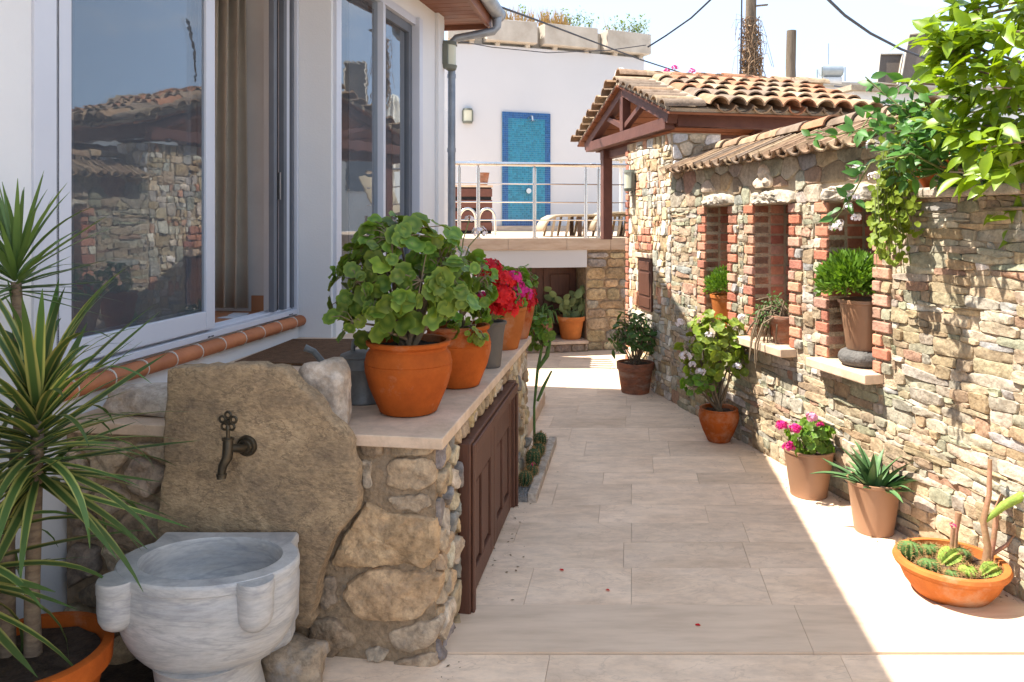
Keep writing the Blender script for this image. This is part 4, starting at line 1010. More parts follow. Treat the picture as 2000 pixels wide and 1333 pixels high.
# recess under the terrace: doors and ledge
m = MB(); tb(m, .02, .876, -.6195, -.46, .0, .96); m.build('recess_back', 'wood_door', ter)
for a in (.06, .465):
    m = MB(); tb(m, a, a+.40, -.4595, -.42, .14, .955); d_ = m.build('cellar_door', 'wood_door', ter, None, .005)
    m = MB(); tb(m, a+.08, a+.32, -.4198, -.405, .24, .52); tb(m, a+.08, a+.32, -.4198, -.405, .60, .86); m.build('door_panel', 'wood_door', d_, None, .008)
m = MB(); tb(m, .02, .876, -.60, .07, .095, .128); m.build('ledge_slab', 'counter_top', ter, None, .005)
m = MB(); tb(m, .02, .876, -.60, .03, -.05, .0945); m.build('ledge_core', 'mortar', ter)
x = .02
while x < .85:
    w_ = min(rng.uniform(.15, .3), .876-x); s_ = stone([(x, 0), (x+w_, 0), (x+w_, .092), (x, .092)], lambda p, q, h: T(p, .03+h, q), .004, .02, tintj(rng, (.38, .3, .22), .2), rng, 14); s_.build('stone', 'stone', ter, 50); x += w_
# railing
rail = thing('steel_railing', 'stainless steel railing with three thin bars on the terrace edge', 'railing', T(.3, -.1, TZ))
def tx(px, h=-.12):
    k = (px-1000)/1500.; o = TO+TN*h; return (k*o.y-o.x)/(TD.x-k*TD.y)
for px in (897, 934, 1044, 1144, 1169, 1290):
    a = tx(px); m = MB(); p = T(a, -.12, TZ); m.tube([p, p+UP*.80], .0205, 12); m.tube([p, p+UP*.012], .04, 14); m.tube([p+UP*.80, p+UP*.825], .01, 8); m.build('post', 'steel', rail, 40)
m = MB(); a0 = tx(780); a1 = tx(1340); m.tube([T(a0, -.12, TZ+.845), T(a1, -.12, TZ+.845)], .0245, 14); m.build('handrail', 'steel', rail, 40)
for px in (922, 1158): m = MB(); a = tx(px); m.tube([T(a-.03, -.12, TZ+.845), T(a+.03, -.12, TZ+.845)], .03, 14); m.build('rail_joint', 'steel', rail, 40)
for z in (.205, .41, .62): m = MB(); m.tube([T(a0, -.12, TZ+z), T(a1, -.12, TZ+z)], .0075, 8); m.build('bar', 'steel', rail, 40)
# ---------------------------------------------------------------- white pool wall with planters and shower
pw = thing('pool_wall', 'tall curved white wall behind the pool terrace', 'wall', (0, 15, 1))
def PW(f, z, off=0):                             # f = photo column / curve parameter
    k = (f-1000)/1500.; D = 14.0+1.3*max(0, (f-885)/373.)**1.4 if f > 885 else 14.0+.2*(885-f)/373.
    return V((k*D, D, z))-V((-.25, 1, 0)).normalized()*off*-1*-1
cols = list(range(640, 1259, 20))+[1258]
vs = [PW(f, TZ-1, 0) for f in cols]+[PW(f, 4.72, 0) for f in cols]+[PW(f, 4.72, -.35) for f in cols]+[PW(f, TZ-1, -.35) for f in cols]; n = len(cols)
m = MB(); fs = []
for r in range(3):
    for i in range(n-1): fs.append((r*n+i, r*n+i+1, (r+1)*n+i+1, (r+1)*n+i))
fs += [(0, n, 2*n, 3*n), (n-1, 2*n-1, 3*n-1, 4*n-1)]; m.add(vs, fs); m.build('render', 'pool_wall', pw, 30)
m = MB(); fs = []; vs = [PW(f, TZ, .12) for f in cols]+[PW(f, TZ+.1, .12) for f in cols]+[PW(f, TZ+.1, .002) for f in cols]
for r in range(2):
    for i in range(n-1): fs.append((r*n+i, r*n+i+1, (r+1)*n+i+1, (r+1)*n+i))
m.add(vs, fs); m.build('kerb', 'travertine_edge', pw)
# blue mosaic shower panel
mos = thing('shower_panel', 'turquoise mosaic shower panel with a dark blue border and chrome shower head', 'shower', PW(1027, TZ+.1, .02))
p0 = PW(980, 0, .015); p1 = PW(1074, 0, .015); md = (p1-p0); mw = md.length; md = md.normalized(); mn = V((md.y, -md.x, 0)); mz0 = TZ+.07; mz1 = Q(980, 218, p0.y).z
m = MB(); m.obox(V((p0.x, p0.y, mz0)), md*mw, mn*.02, UP*(mz1-mz0)); m.build('backing', 'mosaic_grout', mos)
nx_ = 25; nz_ = int((mz1-mz0)/(mw/nx_)); tl = MB(); cw = mw/nx_; ch = (mz1-mz0)/nz_
bd_ = MB(); rng = random.Random(8)
for i in range(nx_):
    for j in range(nz_):
        e = i < 3 or i >= nx_-3 or j < 3 or j >= nz_-3
        c = (.016, .085, .25) if e else (.022, .20, .31); c = tintj(rng, c, .22)
        (bd_ if e else tl).obox(V((p0.x, p0.y, mz0+j*ch+.002))+md*(i*cw+.002)+mn*.0201, md*(cw-.004), mn*.004, UP*(ch-.004), c)
stuff(tl.build('mosaic_field', 'mosaic', mos)); stuff(bd_.build('mosaic_border', 'mosaic', mos))
c = V((p0.x, p0.y, 0))+md*mw*.52+mn*.02; hz = Q(1030, 238, c.y).z
m = MB(); m.tube([c+UP*(hz+.06), c+mn*.12+UP*(hz+.09), c+mn*.25+UP*(hz+.07), c+mn*.27+UP*(hz)], .015, 8); m.tube([c+mn*.27+UP*hz, c+mn*.27+UP*(hz-.03)], [.03, .13], 16); m.build('shower_head', 'steel', mos, 40)
m = MB(); m.tube([c+UP*(TZ+.75), c+mn*.07+UP*(TZ+.75)], .05, 12); m.build('mixer_tap', 'steel', mos, 40)
wall_lamp(PW(913, Q(913, 227, 14.05).z, .01), V((.1, -1, 0)).normalized(), UP, .19, .27, .1, 'half-round wall lamp on the white pool wall beside the shower panel')
# planter troughs along the top
LB = ['pale stone planter trough at the gutter end of the pool wall', 'pale stone planter trough with dry orange grass on the pool wall', 'pale stone planter trough full of green weeds on the pool wall', 'pale stone planter trough at the free end of the pool wall']
rng = random.Random(31)
for ti, (f0, f1) in enumerate(((872, 925), (948, 1046), (1060, 1163), (1182, 1266))):
    a = PW(f0, 4.78, -.05+.2); b = PW(f1, 4.78, .15); d = b-a; dn_ = d.normalized(); nn = V((dn_.y, -dn_.x, 0))
    t = thing('planter_trough', LB[ti], 'planter', a+d*.5, 'planter troughs on the pool wall')
    m = MB(); m.obox(a-nn*.0, d, nn*-.45, UP*.40); m.build('trough', 'concrete', t, None, .015)
    for q in (.2, .8): m = MB(); m.obox(a+d*q-UP*.06-nn*.1, dn_*.08, nn*-.3, UP*.0595); m.build('foot', 'concrete', t)
    for kind, mt, num, hgt in (('dry_grass', 'weed_dry', 260 if ti in (1, 2) else 20, .34), ('weeds', 'weed_green', 60 if ti > 1 else 16, .36)):
        g_ = MB()
        for _ in range(num):
            q = rng.random()**(.7 if kind == 'weeds' else 1.4) if ti != 2 or kind == 'weeds' else rng.random()*.5
            p = a+d*q-nn*rng.uniform(.05, .4)+UP*.39; hgt_ = hgt*rng.uniform(.3, 1.2); lean = V((rng.uniform(-.12, .12), rng.uniform(-.1, .1), 0)); w_ = dn_*rng.uniform(.005, .01)
            if kind == 'weeds':
                tip = p+UP*hgt_+lean
                g_.add([p-w_*.4, p+w_*.4, tip], [(0, 1, 2)])
                for _l in range(6):
                    lp_ = p+(tip-p)*rng.uniform(.3, 1); dv = V((rng.uniform(-1, 1), rng.uniform(-1, 1), rng.uniform(-.2, .8))).normalized()*rng.uniform(.04, .08); sdv = dv.cross(UP).normalized()*.018
                    g_.add([lp_, lp_+dv*.5+sdv, lp_+dv, lp_+dv*.5-sdv], [(0, 1, 2, 3)])
            else: g_.add([p-w_, p+w_, p+UP*hgt_+lean], [(0, 1, 2)])
        stuff(g_.build(kind, mt, t, recalc=False))
for f in (936, 1053, 1172):
    a = PW(f-10, 4.721, .12); b = PW(f+9, 4.721, .12); d = b-a; nn = V((d.y, -d.x, 0)).normalized()
    m = MB(); m.obox(a-nn*.25, d, nn*-.2, UP*.44); solo(m, 'parapet_post', 'concrete', {936: 'short concrete post on the pool wall beside the trough at the gutter end', 1053: 'short concrete post on the pool wall between the two weedy troughs', 1172: 'short concrete post on the pool wall beside the free-end trough'}[f], 'post', 'posts between the planter troughs', bevel=.01)
for k, pts in enumerate(([Q(1265, 92, 15), Q(1300, 70, 15), Q(1350, 35, 14), Q(1400, -12, 13), Q(1460, -70, 12)], [Q(962, 8, 7.0), Q(1050, 40, 8.5), Q(1150, 78, 10.5), Q(1250, 116, 12.5), Q(1330, 142, 13.5), Q(1420, 160, 14)], [Q(1600, -18, 10), Q(1650, 30, 11), Q(1700, 65, 12), Q(1760, 96, 13.5), Q(1810, 115, 15)], [Q(883, 78, 13.3), Q(960, 92, 13.4), Q(1070, 103, 13.6), Q(1190, 98, 13.8), Q(1262, 88, 14)], [Q(1630, 168, 29), Q(1700, 178, 26), Q(1790, 186, 20)])):
    m = MB(); m.tube(pts, (.018, .011, .022, .008, .03)[k], 6); solo(m, 'overhead_cable', 'cable', ['thick black cable rising from the pool wall end to the sky', 'thin black cable running from the house gutter over the pool wall', 'twisted black cable dropping towards the solar panels', 'thin black cable slack below the planter troughs', 'black cable running from the rooftop tank to the white building'][k], 'cable', smooth=60)
# pool furniture
def lounger(o, ang, L, back, label):
    t = thing('sun_lounger', label, 'sun lounger', o, 'sun loungers on the pool terrace'); dx = V((math.cos(ang), math.sin(ang), 0)); dy = V((-dx.y, dx.x, 0))
    prof = [(0, .08), (.03, .16), (.08, .23), (.16, .27), (.3, .28), (.6, .28), (1.15, .28)]
    prof += [(1.15+.62*math.cos(back), .28+.62*math.sin(back))]
    m = MB(); n = len(prof); vs = []
    for (x, z) in prof:
        for y in (-.3, .3): vs.append(o+dx*x+dy*y+UP*z)
    fs = [(2*i, 2*i+1, 2*i+3, 2*i+2) for i in range(n-1)]; m.add(vs, fs); q = m.build('sling', 'lounger', t, 30); q.modifiers.new('thick', 'SOLIDIFY').thickness = .03
    for x in (.1, .28, .5, .75, 1.0, 1.3):
        for y in (-.29, .27): m = MB(); m.obox(o+dx*x+dy*y, dx*.03, dy*.02, dx*.05+UP*.262); m.build('frame_rib', 'lounger', t)
    for x in (.45, 1.25):
        for y in (-.27, .24): m = MB(); m.obox(o+dx*x+dy*y, dx*.05, dy*.04, UP*.25); m.build('leg', 'lounger_leg', t)
lounger(T(tx(1052, -1.0), -1.0, TZ), .12, 1.8, .05, 'beige sling sun lounger lying flat beside the shower panel')
lounger(T(tx(1150, -.75), -.75, TZ), .12, 1.8, 1.0, 'beige sling sun lounger with raised back beside the pavilion post')
lad = thing('pool_ladder', 'chrome arched pool ladder behind the railing', 'ladder', T(tx(915, -1.6), -1.6, TZ))
for dx_ in (-.10, .16):
    o = T(tx(912, -1.6)+dx_, -1.6, TZ); m = MB(); m.tube([o, o+UP*.22]+[o+TD*(.11-.11*math.cos(a))+UP*(.22+.14*math.sin(a)) for a in [math.pi*k/10 for k in range(1, 10)]]+[o+TD*.22+UP*.22, o+TD*.22-UP*.0], .018, 8); m.build('arch', 'steel', lad, 50)
bo = T(tx(880, -3.0), -3.0, TZ); bc_ = thing('slatted_cabinet', 'dark brown slatted pool cabinet against the white wall', 'cabinet', bo)
m = MB(); m.obox(bo, TD*.62, TN*-.4, UP*.70); m.build('carcass', 'black_gap', bc_)
for k in range(4): m = MB(); m.obox(bo+TN*.003-TD*.01+UP*(.05+.17*k), TD*.64, TN*.02, UP*.12); m.build('slat', 'wood_beam', bc_, None, .003)
m = MB(); m.obox(bo-TD*.02-TN*.02*-1+UP*.702, TD*.66, TN*-.45, UP*.03); m.build('top_board', 'counter_top', bc_)
m = MB(); m.lathe([(.07, 0), (.1, .18), (.105, .2), (.09, .2), (.085, .17)], bo+TD*.52-TN*.2+UP*.733, 20); solo(m, 'flower_pot', 'terracotta_old', 'small brown pot on the slatted pool cabinet', 'pot', smooth=40)
# evil eye charm leaning on the pavilion post
eo = T(tx(1186, -.035), -.035, TZ+.07); eye = thing('evil_eye_charm', 'round dark blue evil eye charm at the foot of the pavilion post', 'charm', eo)
for r, mt, o_ in ((.068, 'eye_blue', 0), (.030, 'eye_white', .012), (.018, 'eye_blue', .016), ):
    m = MB(); m.tube([eo+TN*o_, eo+TN*(o_+.012)], [r, r*.92], 24); m.build('disc' if o_ == 0 else 'eye_ring', mt, eye, 40)
# closed parasols
def parasol(o, h, label):
    t = thing('closed_parasol', label, 'parasol', o, 'closed parasols by the pool')
    m = MB(); m.tube([o, o+UP*h], .025, 10); m.build('pole', 'fabric_white', t, 40)
    m = MB(); n = 40; prof = [(.02, h+.05), (.07, h), (.09, h-.12), (.085, h-.13), (.12, h-.3), (.16, h-.7), (.19, h-1.15), (.16, h-1.3)]; vs = []
    for r, z in prof:
        for k in range(n): a = 2*math.pi*k/n; rr = r*(1+.22*math.sin(a*8)); vs.append(o+V((rr*math.cos(a), rr*math.sin(a), z)))
    m.add(vs, [(i*n+k, i*n+(k+1) % n, (i+1)*n+(k+1) % n, (i+1)*n+k) for i in range(len(prof)-1) for k in range(n)]); m.build('canopy', 'fabric_white', t, 60)
parasol(V((4.05, 12.51, TZ)), 2.45, 'white closed parasol standing beyond the pavilion, mirrored in the house window')
pa = Q(1213, 132, 11.2); parasol(V((pa.x, pa.y, TZ)), pa.z-TZ-.05, 'white closed parasol behind the pavilion ridge')
# ---------------------------------------------------------------- things behind the pavilion
def pole(pxy, D, topy, boty, r, label, name='utility_pole'):
    a = Q(pxy, boty, D); b = Q(pxy, topy, D); m = MB(); n = 9
    pts = [V((a.x, a.y, -.3)).lerp(V((b.x, b.y, b.z)), k/n) for k in range(n+1)]
    m.tube([p+V((.006*math.sin(i*3), 0, 0)) for i, p in enumerate(pts)], [r*1.15-.25*r*i/n for i in range(n+1)], 16); return m, a, b
rng = random.Random(77)
m, a, b = pole(1467, 11.5, -40, 150, .085, '')
ut = thing('utility_pole', 'wooden utility pole wrapped in dry brown vines above the tiled roof', 'pole', (a.x, a.y, -.3))
m.build('shaft', 'pole_wood', ut, 40)
vn = MB(); zt = Q(1467, 35, 11.5).z; zb = Q(1467, 160, 11.5).z
for k in range(90):
    z0 = rng.uniform(zb-.3, zt-.2); th = rng.uniform(0, 6.28); path = []; n = 7; tw = rng.uniform(-2.5, 2.5); hz_ = rng.uniform(.2, .6); rr = .10+.07*rng.random()*(1.2-(z0-zb)/(zt-zb))
    for i in range(n): path.append(V((a.x, a.y, 0))+V((rr*math.cos(th+tw*i/n), rr*math.sin(th+tw*i/n), min(zt, z0+hz_*i/n)))+V((rng.uniform(-.02, .02), rng.uniform(-.02, .02), 0)))
    vn.tube(path, rng.uniform(.004, .01), 4)
for k in range(14):
    p = V((a.x, a.y, rng.uniform(zb+.2, zt))); s_ = rng.choice([-1, 1]); vn.tube([p, p+V((s_*rng.uniform(.15, .25), 0, rng.uniform(-.1, .2))), p+V((s_*rng.uniform(.2, .36), 0, rng.uniform(-.5, .0)))], .004, 4)
for k in range(900):
    z0 = zb+(zt-zb)*rng.random()**1.3; th = rng.uniform(0, 6.28); rr = rng.uniform(.09, .17); p = V((a.x+rr*math.cos(th), a.y+rr*math.sin(th), z0)); d = V((rng.uniform(-1, 1), rng.uniform(-1, 1), rng.uniform(-1, 1))).normalized()*.035; e = d.orthogonal().normalized()*.012
    vn.add([p-d, p+e, p+d, p-e], [(0, 1, 2, 3)])
stuff(vn.build('dry_vines', 'dry_vine', ut, recalc=False))
m = MB(); p = Q(1478, 12, 11.4); m.obox(p, V((.17, 0, .015)), V((0, .04, 0)), V((0, 0, .02))); m.build('bracket', 'pole_wood', ut)
m = MB(); m.tube([Q(1449, -30, 11.4), Q(1448, 60, 11.4), Q(1446, 150, 11.4)], .012, 6); m.build('riser_cable', 'cable', ut, 60)
m, a, b = pole(1545, 10, 60, 160, .068, '', 'stump'); solo(m, 'wooden_post', 'pole_wood', 'short sawn-off round timber post rising behind the tiled roof', 'post', smooth=40)
# far white house with a rooftop water heater
fh = thing('far_house', 'distant flat-roofed white house below the rooftop water tank', 'house', Q(1650, 230, 32))
o = Q(1600, 430, 31); zt = Q(1600, 168, 31).z
m = MB(); m.obox(V((o.x, o.y, -.35)), V((9, 1, 0)), V((-1, 8, 0)), UP*(zt+.35)); m.build('wall', 'far_white', fh)
m = MB(); m.obox(V((o.x-.2, o.y-.2, zt)), V((9.4, 1, 0)), V((-1, 8.4, 0)), UP*.15); m.build('roof_slab', 'concrete', fh)
for k in range(4): m = MB(); q = V((o.x, o.y, 0))+V((9, 1, 0))*(.1+.22*k)+V((0, -.03, 0)); m.obox(V((q.x, q.y, zt-2.4)), V((1.1, .122, 0)), V((0, .06, 0)), UP*1.2); m.build('window', 'screen_mesh', fh)
wt = Q(1625, 168, 31); wt.z = zt+.151; tk = thing('water_heater', 'silver solar water tank on a metal stand on the distant roof', 'water tank', wt)
m = MB(); c = Q(1623, 138, 31.0); m.tube([c-V((.44, 0, 0)), c-V((.42, 0, 0)), c+V((.42, 0, 0)), c+V((.44, 0, 0))], [.2, .24, .24, .2], 20); m.build('tank', 'tank', tk, 40)
m = MB(); c2 = Q(1625, 158, 31); m.tube([c2-V((.35, 0, 0)), c2+V((.35, 0, 0))], .17, 18); m.build('lower_tank', 'far_white', tk, 40)
for dx_ in (-.46, .46):
    for dy_ in (-.25, .25): m = MB(); m.tube([V((c.x+dx_, c.y+dy_, wt.z)), V((c.x+dx_, c.y+dy_, c.z+.1))], .02, 6); m.build('stand_leg', 'lamp_metal', tk)
m = MB(); m.tube([V((c.x-.1, c.y, c.z)), V((c.x-.1, c.y, c.z+1.1))], .012, 6); m.build('antenna', 'lamp_metal', tk)
# near white building behind the lemon tree with solar panels
nh = thing('neighbour_house', 'bright white neighbouring house behind the lemon tree', 'house', Q(1850, 300, 19))
o = Q(1668, 430, 18); zt = Q(1700, 178, 18).z
m = MB(); m.obox(V((o.x, o.y, -.35)), V((11, 2.5, 0)), V((-1.5, 7, 0)), UP*(zt+.35)); m.build('wall', 'far_white', nh)
for k in range(4): m = MB(); q = V((o.x, o.y, 0))+V((11, 2.5, 0))*(.08+.2*k)+V((.01, -.04, 0)); m.obox(V((q.x, q.y, zt-2.2)), V((1.2, .273, 0)), V((0, .06, 0)), UP*1.2); m.build('window', 'screen_mesh', nh)
m = MB(); m.obox(V((o.x-.15, o.y-.2, zt)), V((11.3, 2.55, 0)), V((-1.5, 7.2, 0)), UP*.12); m.build('roof_slab', 'roof_mortar', nh)
for k, (p0, p1, p2, p3, D, lb) in enumerate((((1712, 145), (1752, 145), (1762, 106), (1718, 106), 18.6, 'small brown solar collector seen from behind on the white roof'), ((1758, 150), (1830, 150), (1840, 58), (1775, 68), 18.3, 'large brown solar collector tilted on the white roof'))):
    base = Q(p0[0], p0[1], D); base.z = max(base.z, 0)
    t = thing('solar_panel', lb, 'solar panel', V((base.x, base.y, zt+.12)), 'solar panels on the white roof')
    q = [Q(*p0, D), Q(*p1, D+.3), Q(*p2, D+.9), Q(*p3, D+.6)]; q[0].z = q[1].z = zt+.3
    m = MB(); m.prism(q, V((0, .08, -.05))); m.build('collector', 'panel_back', t)
    for e in range(4): m = MB(); m.tube([q[e]+V((0, -.02, .0)), q[(e+1) % 4]+V((0, -.02, .0))], .025, 6); m.build('frame_bar', 'concrete', t)
    for e in (2, 3): m = MB(); m.tube([q[e], V((q[e].x, q[e].y+.1, zt+.12))], .02, 6); m.build('strut', 'tank', t)
    for e in (0, 1): m = MB(); m.tube([q[e], V((q[e].x, q[e].y, zt+.12))], .02, 6); m.build('strut', 'tank', t)
# bougainvillea behind the roof
# ---------------------------------------------------------------- plants: leaf meshes
def leafmesh_round(n=18, scal=.08, cup=.18, seed=0):
    r_ = random.Random(seed); m = MB(); vs = [V((0, 0, 0))]; fs = []
    for k in range(n):
        a = 2*math.pi*k/n; vs.append(V((.55*math.cos(a), .55*math.sin(a), cup*.28+.03*math.sin(a*5+seed))))
    for k in range(n):
        a = 2*math.pi*k/n; r = 1-scal*(k % 2)+r_.uniform(-.04, .04); 
        if k == 0: r = .72
        vs.append(V((r*math.cos(a), r*math.sin(a), cup*(.6+.5*math.sin(a*3+seed*2))*.8+.05*math.sin(a*7))))
    for k in range(n):
        j = (k+1) % n; fs.append((0, 1+k, 1+j)); fs.append((1+k, n+1+k, n+1+j, 1+j))
    m.add(vs, fs); return m
def leafmesh_oval(L=1, w_=.42, fold=.12, droop=.2, seg=5, pw=1.0):
    m = MB(); vs = []; fs = []
    for i in range(seg+1):
        f = i/seg; hw = w_/2*math.sin(math.pi*min(1, f**.85*.97+.03))**pw if 0 < i < seg else .004
        z = -droop*f*f*L
        vs += [V((-hw, f*L, z+fold*hw)), V((0, f*L, z)), V((hw, f*L, z+fold*hw))]
    for i in range(seg):
        a = 3*i; fs += [(a, a+1, a+4, a+3), (a+1, a+2, a+5, a+4)]
    m.add(vs, fs); return m
def leafmesh_sword(L, w_, droop, fold=.35, seg=8, twist=0):
    m = MB(); vs = []; fs = []; ang = 0; y = 0; z = 0
    for i in range(seg+1):
        f = i/seg; hw = w_/2*(.55+.45*min(1, f*4))*(1-f**2.6)+.0006
        if i: ang = -droop*(f**1.6); y += math.cos(ang)*L/seg; z += math.sin(ang)*L/seg
        nz_ = math.cos(ang); ny = -math.sin(ang); k = fold*hw*(1-f)
        tw = twist*f
        vs += [V((-hw, y+ny*k, z+nz_*k-tw*hw)), V((0, y, z)), V((hw, y+ny*k, z+nz_*k+tw*hw))]
    for i in range(seg): a = 3*i; fs += [(a, a+1, a+4, a+3), (a+1, a+2, a+5, a+4)]
    m.add(vs, fs); return m
def mk(mb, mat, nm='leaf'):
    me = mb.mesh(nm, mat, 180, recalc=False); return me
def frame_m(p, y, up, s):
    y = y.normalized(); x = y.cross(up); x = x.normalized() if x.length > 1e-5 else y.orthogonal().normalized(); z = x.cross(y)
    return Matrix(((x.x*s, y.x*s, z.x*s, p.x), (x.y*s, y.y*s, z.y*s, p.y), (x.z*s, y.z*s, z.z*s, p.z), (0, 0, 0, 1)))
def rdir(rng, zmin=-1, zmax=1):
    z = rng.uniform(zmin, zmax); a = rng.uniform(0, 2*math.pi); r = math.sqrt(1-z*z); return V((r*math.cos(a), r*math.sin(a), z))
POOLS = {}
def pool(kind):
    if kind in POOLS: return POOLS[kind]
    if kind.startswith('geranium'): L = [mk(leafmesh_round(20, .10, c, i), kind) for i, c in enumerate((.25, .4, .15, .5))]
    elif kind == 'lemon_leaf': L = [mk(leafmesh_oval(1, .44, f, d, 8), kind) for f, d in ((.5, .15), (.3, .3), (.7, .05), (.4, .45))]
    elif kind == 'vine_leaf': L = [mk(leafmesh_oval(1, .5, f, d), kind) for f, d in ((.3, .15), (.2, .3), (.5, .05))]
    elif kind == 'laurel_leaf': L = [mk(leafmesh_oval(1, .4, .3, d), kind) for d in (.1, .3, .45)]
    elif kind == 'trail_leaf': L = [mk(leafmesh_round(10, .14, .3, i), kind) for i in range(3)]
    elif kind == 'variegated_leaf': L = [mk(leafmesh_sword(.38, .029, d, .4, 9, tw), kind) for d, tw in ((.25, .1), (.6, .3), (1.0, -.3), (1.5, .2), (.1, -.2))]
    elif kind == 'yucca_leaf': L = [mk(leafmesh_sword(.32, .020, d, .5, 7, tw), kind) for d, tw in ((.05, .1), (.3, -.1), (.6, .2))]
    elif kind == 'aloe_leaf':
        L = []
        for dr in (.1, .4, .7):
            m = leafmesh_sword(.24, .04, dr, .9, 7); o = MB(); o.v = m.v+[p-V((0, 0, .012*(1-i/len(m.v)))) for i, p in enumerate(m.v)]; k = len(m.v); o.f = m.f+[[j+k for j in f][::-1] for f in m.f]; o.c = m.c*2; L.append(mk(o, kind))
    POOLS[kind] = L; return L
def flower_head(parent, c, r, mat, rng, n=26, nm='flower_head', dome=True):
    m = MB()
    for _ in range(n):
        d = rdir(rng, -.35 if dome else -1, 1); p = c+V((d.x, d.y, d.z*.85))*r*rng.uniform(.72, 1); u = d.orthogonal().normalized(); v = d.cross(u); s_ = r*.36*rng.uniform(.8, 1.2); a0 = rng.uniform(0, 6)
        for k in range(5):
            a = a0+2*math.pi*k/5; e = u*math.cos(a)+v*math.sin(a); f = u*-math.sin(a)+v*math.cos(a)
            m.add([p, p+e*s_*.6+f*s_*.38+d*s_*.12, p+e*s_+d*s_*rng.uniform(.0, .3), p+e*s_*.6-f*s_*.38+d*s_*.12], [(0, 1, 2, 3)])
    return m.build(nm, mat, parent, None, recalc=False)
def pot(parent, c, prof, mat, soil_r, soil_z, seg=48, wall=.012):
    (rt, zt_) = prof[-1]
    full = prof+[(rt-wall, zt_-.001), (rt-wall*1.3, soil_z-.01), (.02, soil_z-.011)]
    m = MB(); m.lathe(full, c, seg); o = m.build('pot', mat, parent, 35)
    s_ = MB(); n = 28; vs = [c+V((0, 0, soil_z+.008))]; fs = []
    for rr in (.5, 1):
        for k in range(n): a = 2*math.pi*k/n; vs.append(c+V((soil_r*rr*math.cos(a), soil_r*rr*math.sin(a), soil_z+.004*math.sin(k*2.3))))
    for k in range(n): j = (k+1) % n; fs += [(0, 1+k, 1+j), (1+k, n+1+k, n+1+j, 1+j)]
    s_.add(vs, fs); s_.build('soil', 'soil', parent)
    return o
def bushy(parent, base, c, rad, n, kind, size, rng, nstem=9, stem='stem_brown', shell=.5, tilt=.75, sr=.007, droop=0, sink=.3):
    """leaves spread through an ellipsoid, on bent stems from base"""
    tips = []
    sm = MB()
    for k in range(nstem):
        d = rdir(rng, -.1, 1); tip = c+V((d.x*rad[0], d.y*rad[1], d.z*rad[2]))*rng.uniform(.55, .9); b0 = base+V((rng.uniform(-.03, .03), rng.uniform(-.03, .03), 0))
        mid = b0.lerp(tip, .45)+V((rng.uniform(-.05, .05), rng.uniform(-.05, .05), rng.uniform(-.02, .05)))
        pts = [b0, b0.lerp(mid, .5)+V((rng.uniform(-.015, .015), rng.uniform(-.015, .015), 0)), mid, mid.lerp(tip, .5)+V((rng.uniform(-.03, .03), rng.uniform(-.03, .03), .01)), tip]
        sm.tube(pts, [sr*1.3, sr*1.15, sr, sr*.75, sr*.5], 7); tips.append(pts)
    pl = pool(kind); leaves = []; old = pool('geranium_light') if kind == 'geranium_leaf' else pl
    for k in range(n):
        d = rdir(rng, -.75 if droop else -.55, 1); rr = shell+(1-shell)*rng.random()**.5
        wob = 1+.22*noise.noise(d*2.2+c)
        p = c+V((d.x*rad[0], d.y*rad[1], d.z*rad[2]))*rr*wob
        # petiole from the nearest stem point
        bp = min((q for t_ in tips for q in t_[2:]), key=lambda q: (q-p).length)
        if (bp-p).length < .28: sm.tube([bp, bp.lerp(p, .6)+V((0, 0, .012)), p], [.0022, .0018, .0015], 4, cap=False)
        nrm = (V((d.x, d.y, d.z*.8+.35))+rdir(rng)*tilt).normalized()
        yv = nrm.orthogonal(); yv = Matrix.Rotation(rng.uniform(0, 6.28), 3, nrm) @ yv
        leaves.append(place('leaf', rng.choice(old if rng.random() < .1 else pl), parent, frame_m(p, yv, nrm, size*rng.uniform(.5, 1.2))))
    sm.build('stem', stem, parent, 60)
    return leaves
# ---------------------------------------------------------------- potted plants on the counter
rng = random.Random(101)
ZC = .7775
def on(px, py, z): p = P(px, py, z); return V((p.x, p.y, z))
URN = [(.095, 0), (.108, .006), (.118, .03), (.148, .10), (.163, .155), (.165, .180), (.163, .186), (.166, .190), (.163, .196), (.158, .222), (.146, .238), (.146, .246), (.158, .256), (.160, .268), (.155, .272)]
c = on(798, 803, ZC)
g1 = thing('potted_geranium', 'big leafy green geranium in a round terracotta urn beside the watering can', 'potted plant', c)
pot(g1, c, URN, 'terracotta', .146, .245)
bushy(g1, c+UP*.24, c+V((-.03, .02, .50)), (.27, .24, .235), 235, 'geranium_leaf', .041, rng, 14, sr=.008, droop=1)
bushy(g1, c+UP*.25, c+V((-.15, -.08, .36)), (.14, .12, .13), 34, 'geranium_leaf', .042, rng, 4, sr=.006, droop=1)
bushy(g1, c+UP*.25, c+V((.14, -.03, .48)), (.13, .12, .17), 30, 'geranium_leaf', .042, rng, 3, sr=.006, droop=1)
c = on(893, 752, ZC); 
g2 = thing('potted_geranium', 'yellow-green geranium with lilac flowers in the second terracotta urn from the watering can', 'potted plant', c)
pot(g2, c, [(r*.9, z*.98) for r, z in URN], 'terracotta', .13, .235)
bushy(g2, c+UP*.23, c+V((.02, .0, .40)), (.15, .15, .2), 95, 'geranium_fresh', .036, rng, 8, sr=.006, droop=1)
bushy(g2, c+UP*.23, c+V((.05, -.11, .26)), (.08, .06, .09), 22, 'geranium_light', .026, rng, 3, sr=.004, droop=1)
sm = MB()
for (px, py, r) in ((938, 455, .035), (905, 492, .03), (917, 428, .022)):
    q = Q(px, py, 3.42); flower_head(g2, q, r, 'white_petal', rng, 20); sm.tube([c+UP*.45, (c+UP*.55).lerp(q, .5), q], .003, 5)
sm.build('flower_stalk', 'stem_green', g2, 60)
c = on(955, 716, ZC)
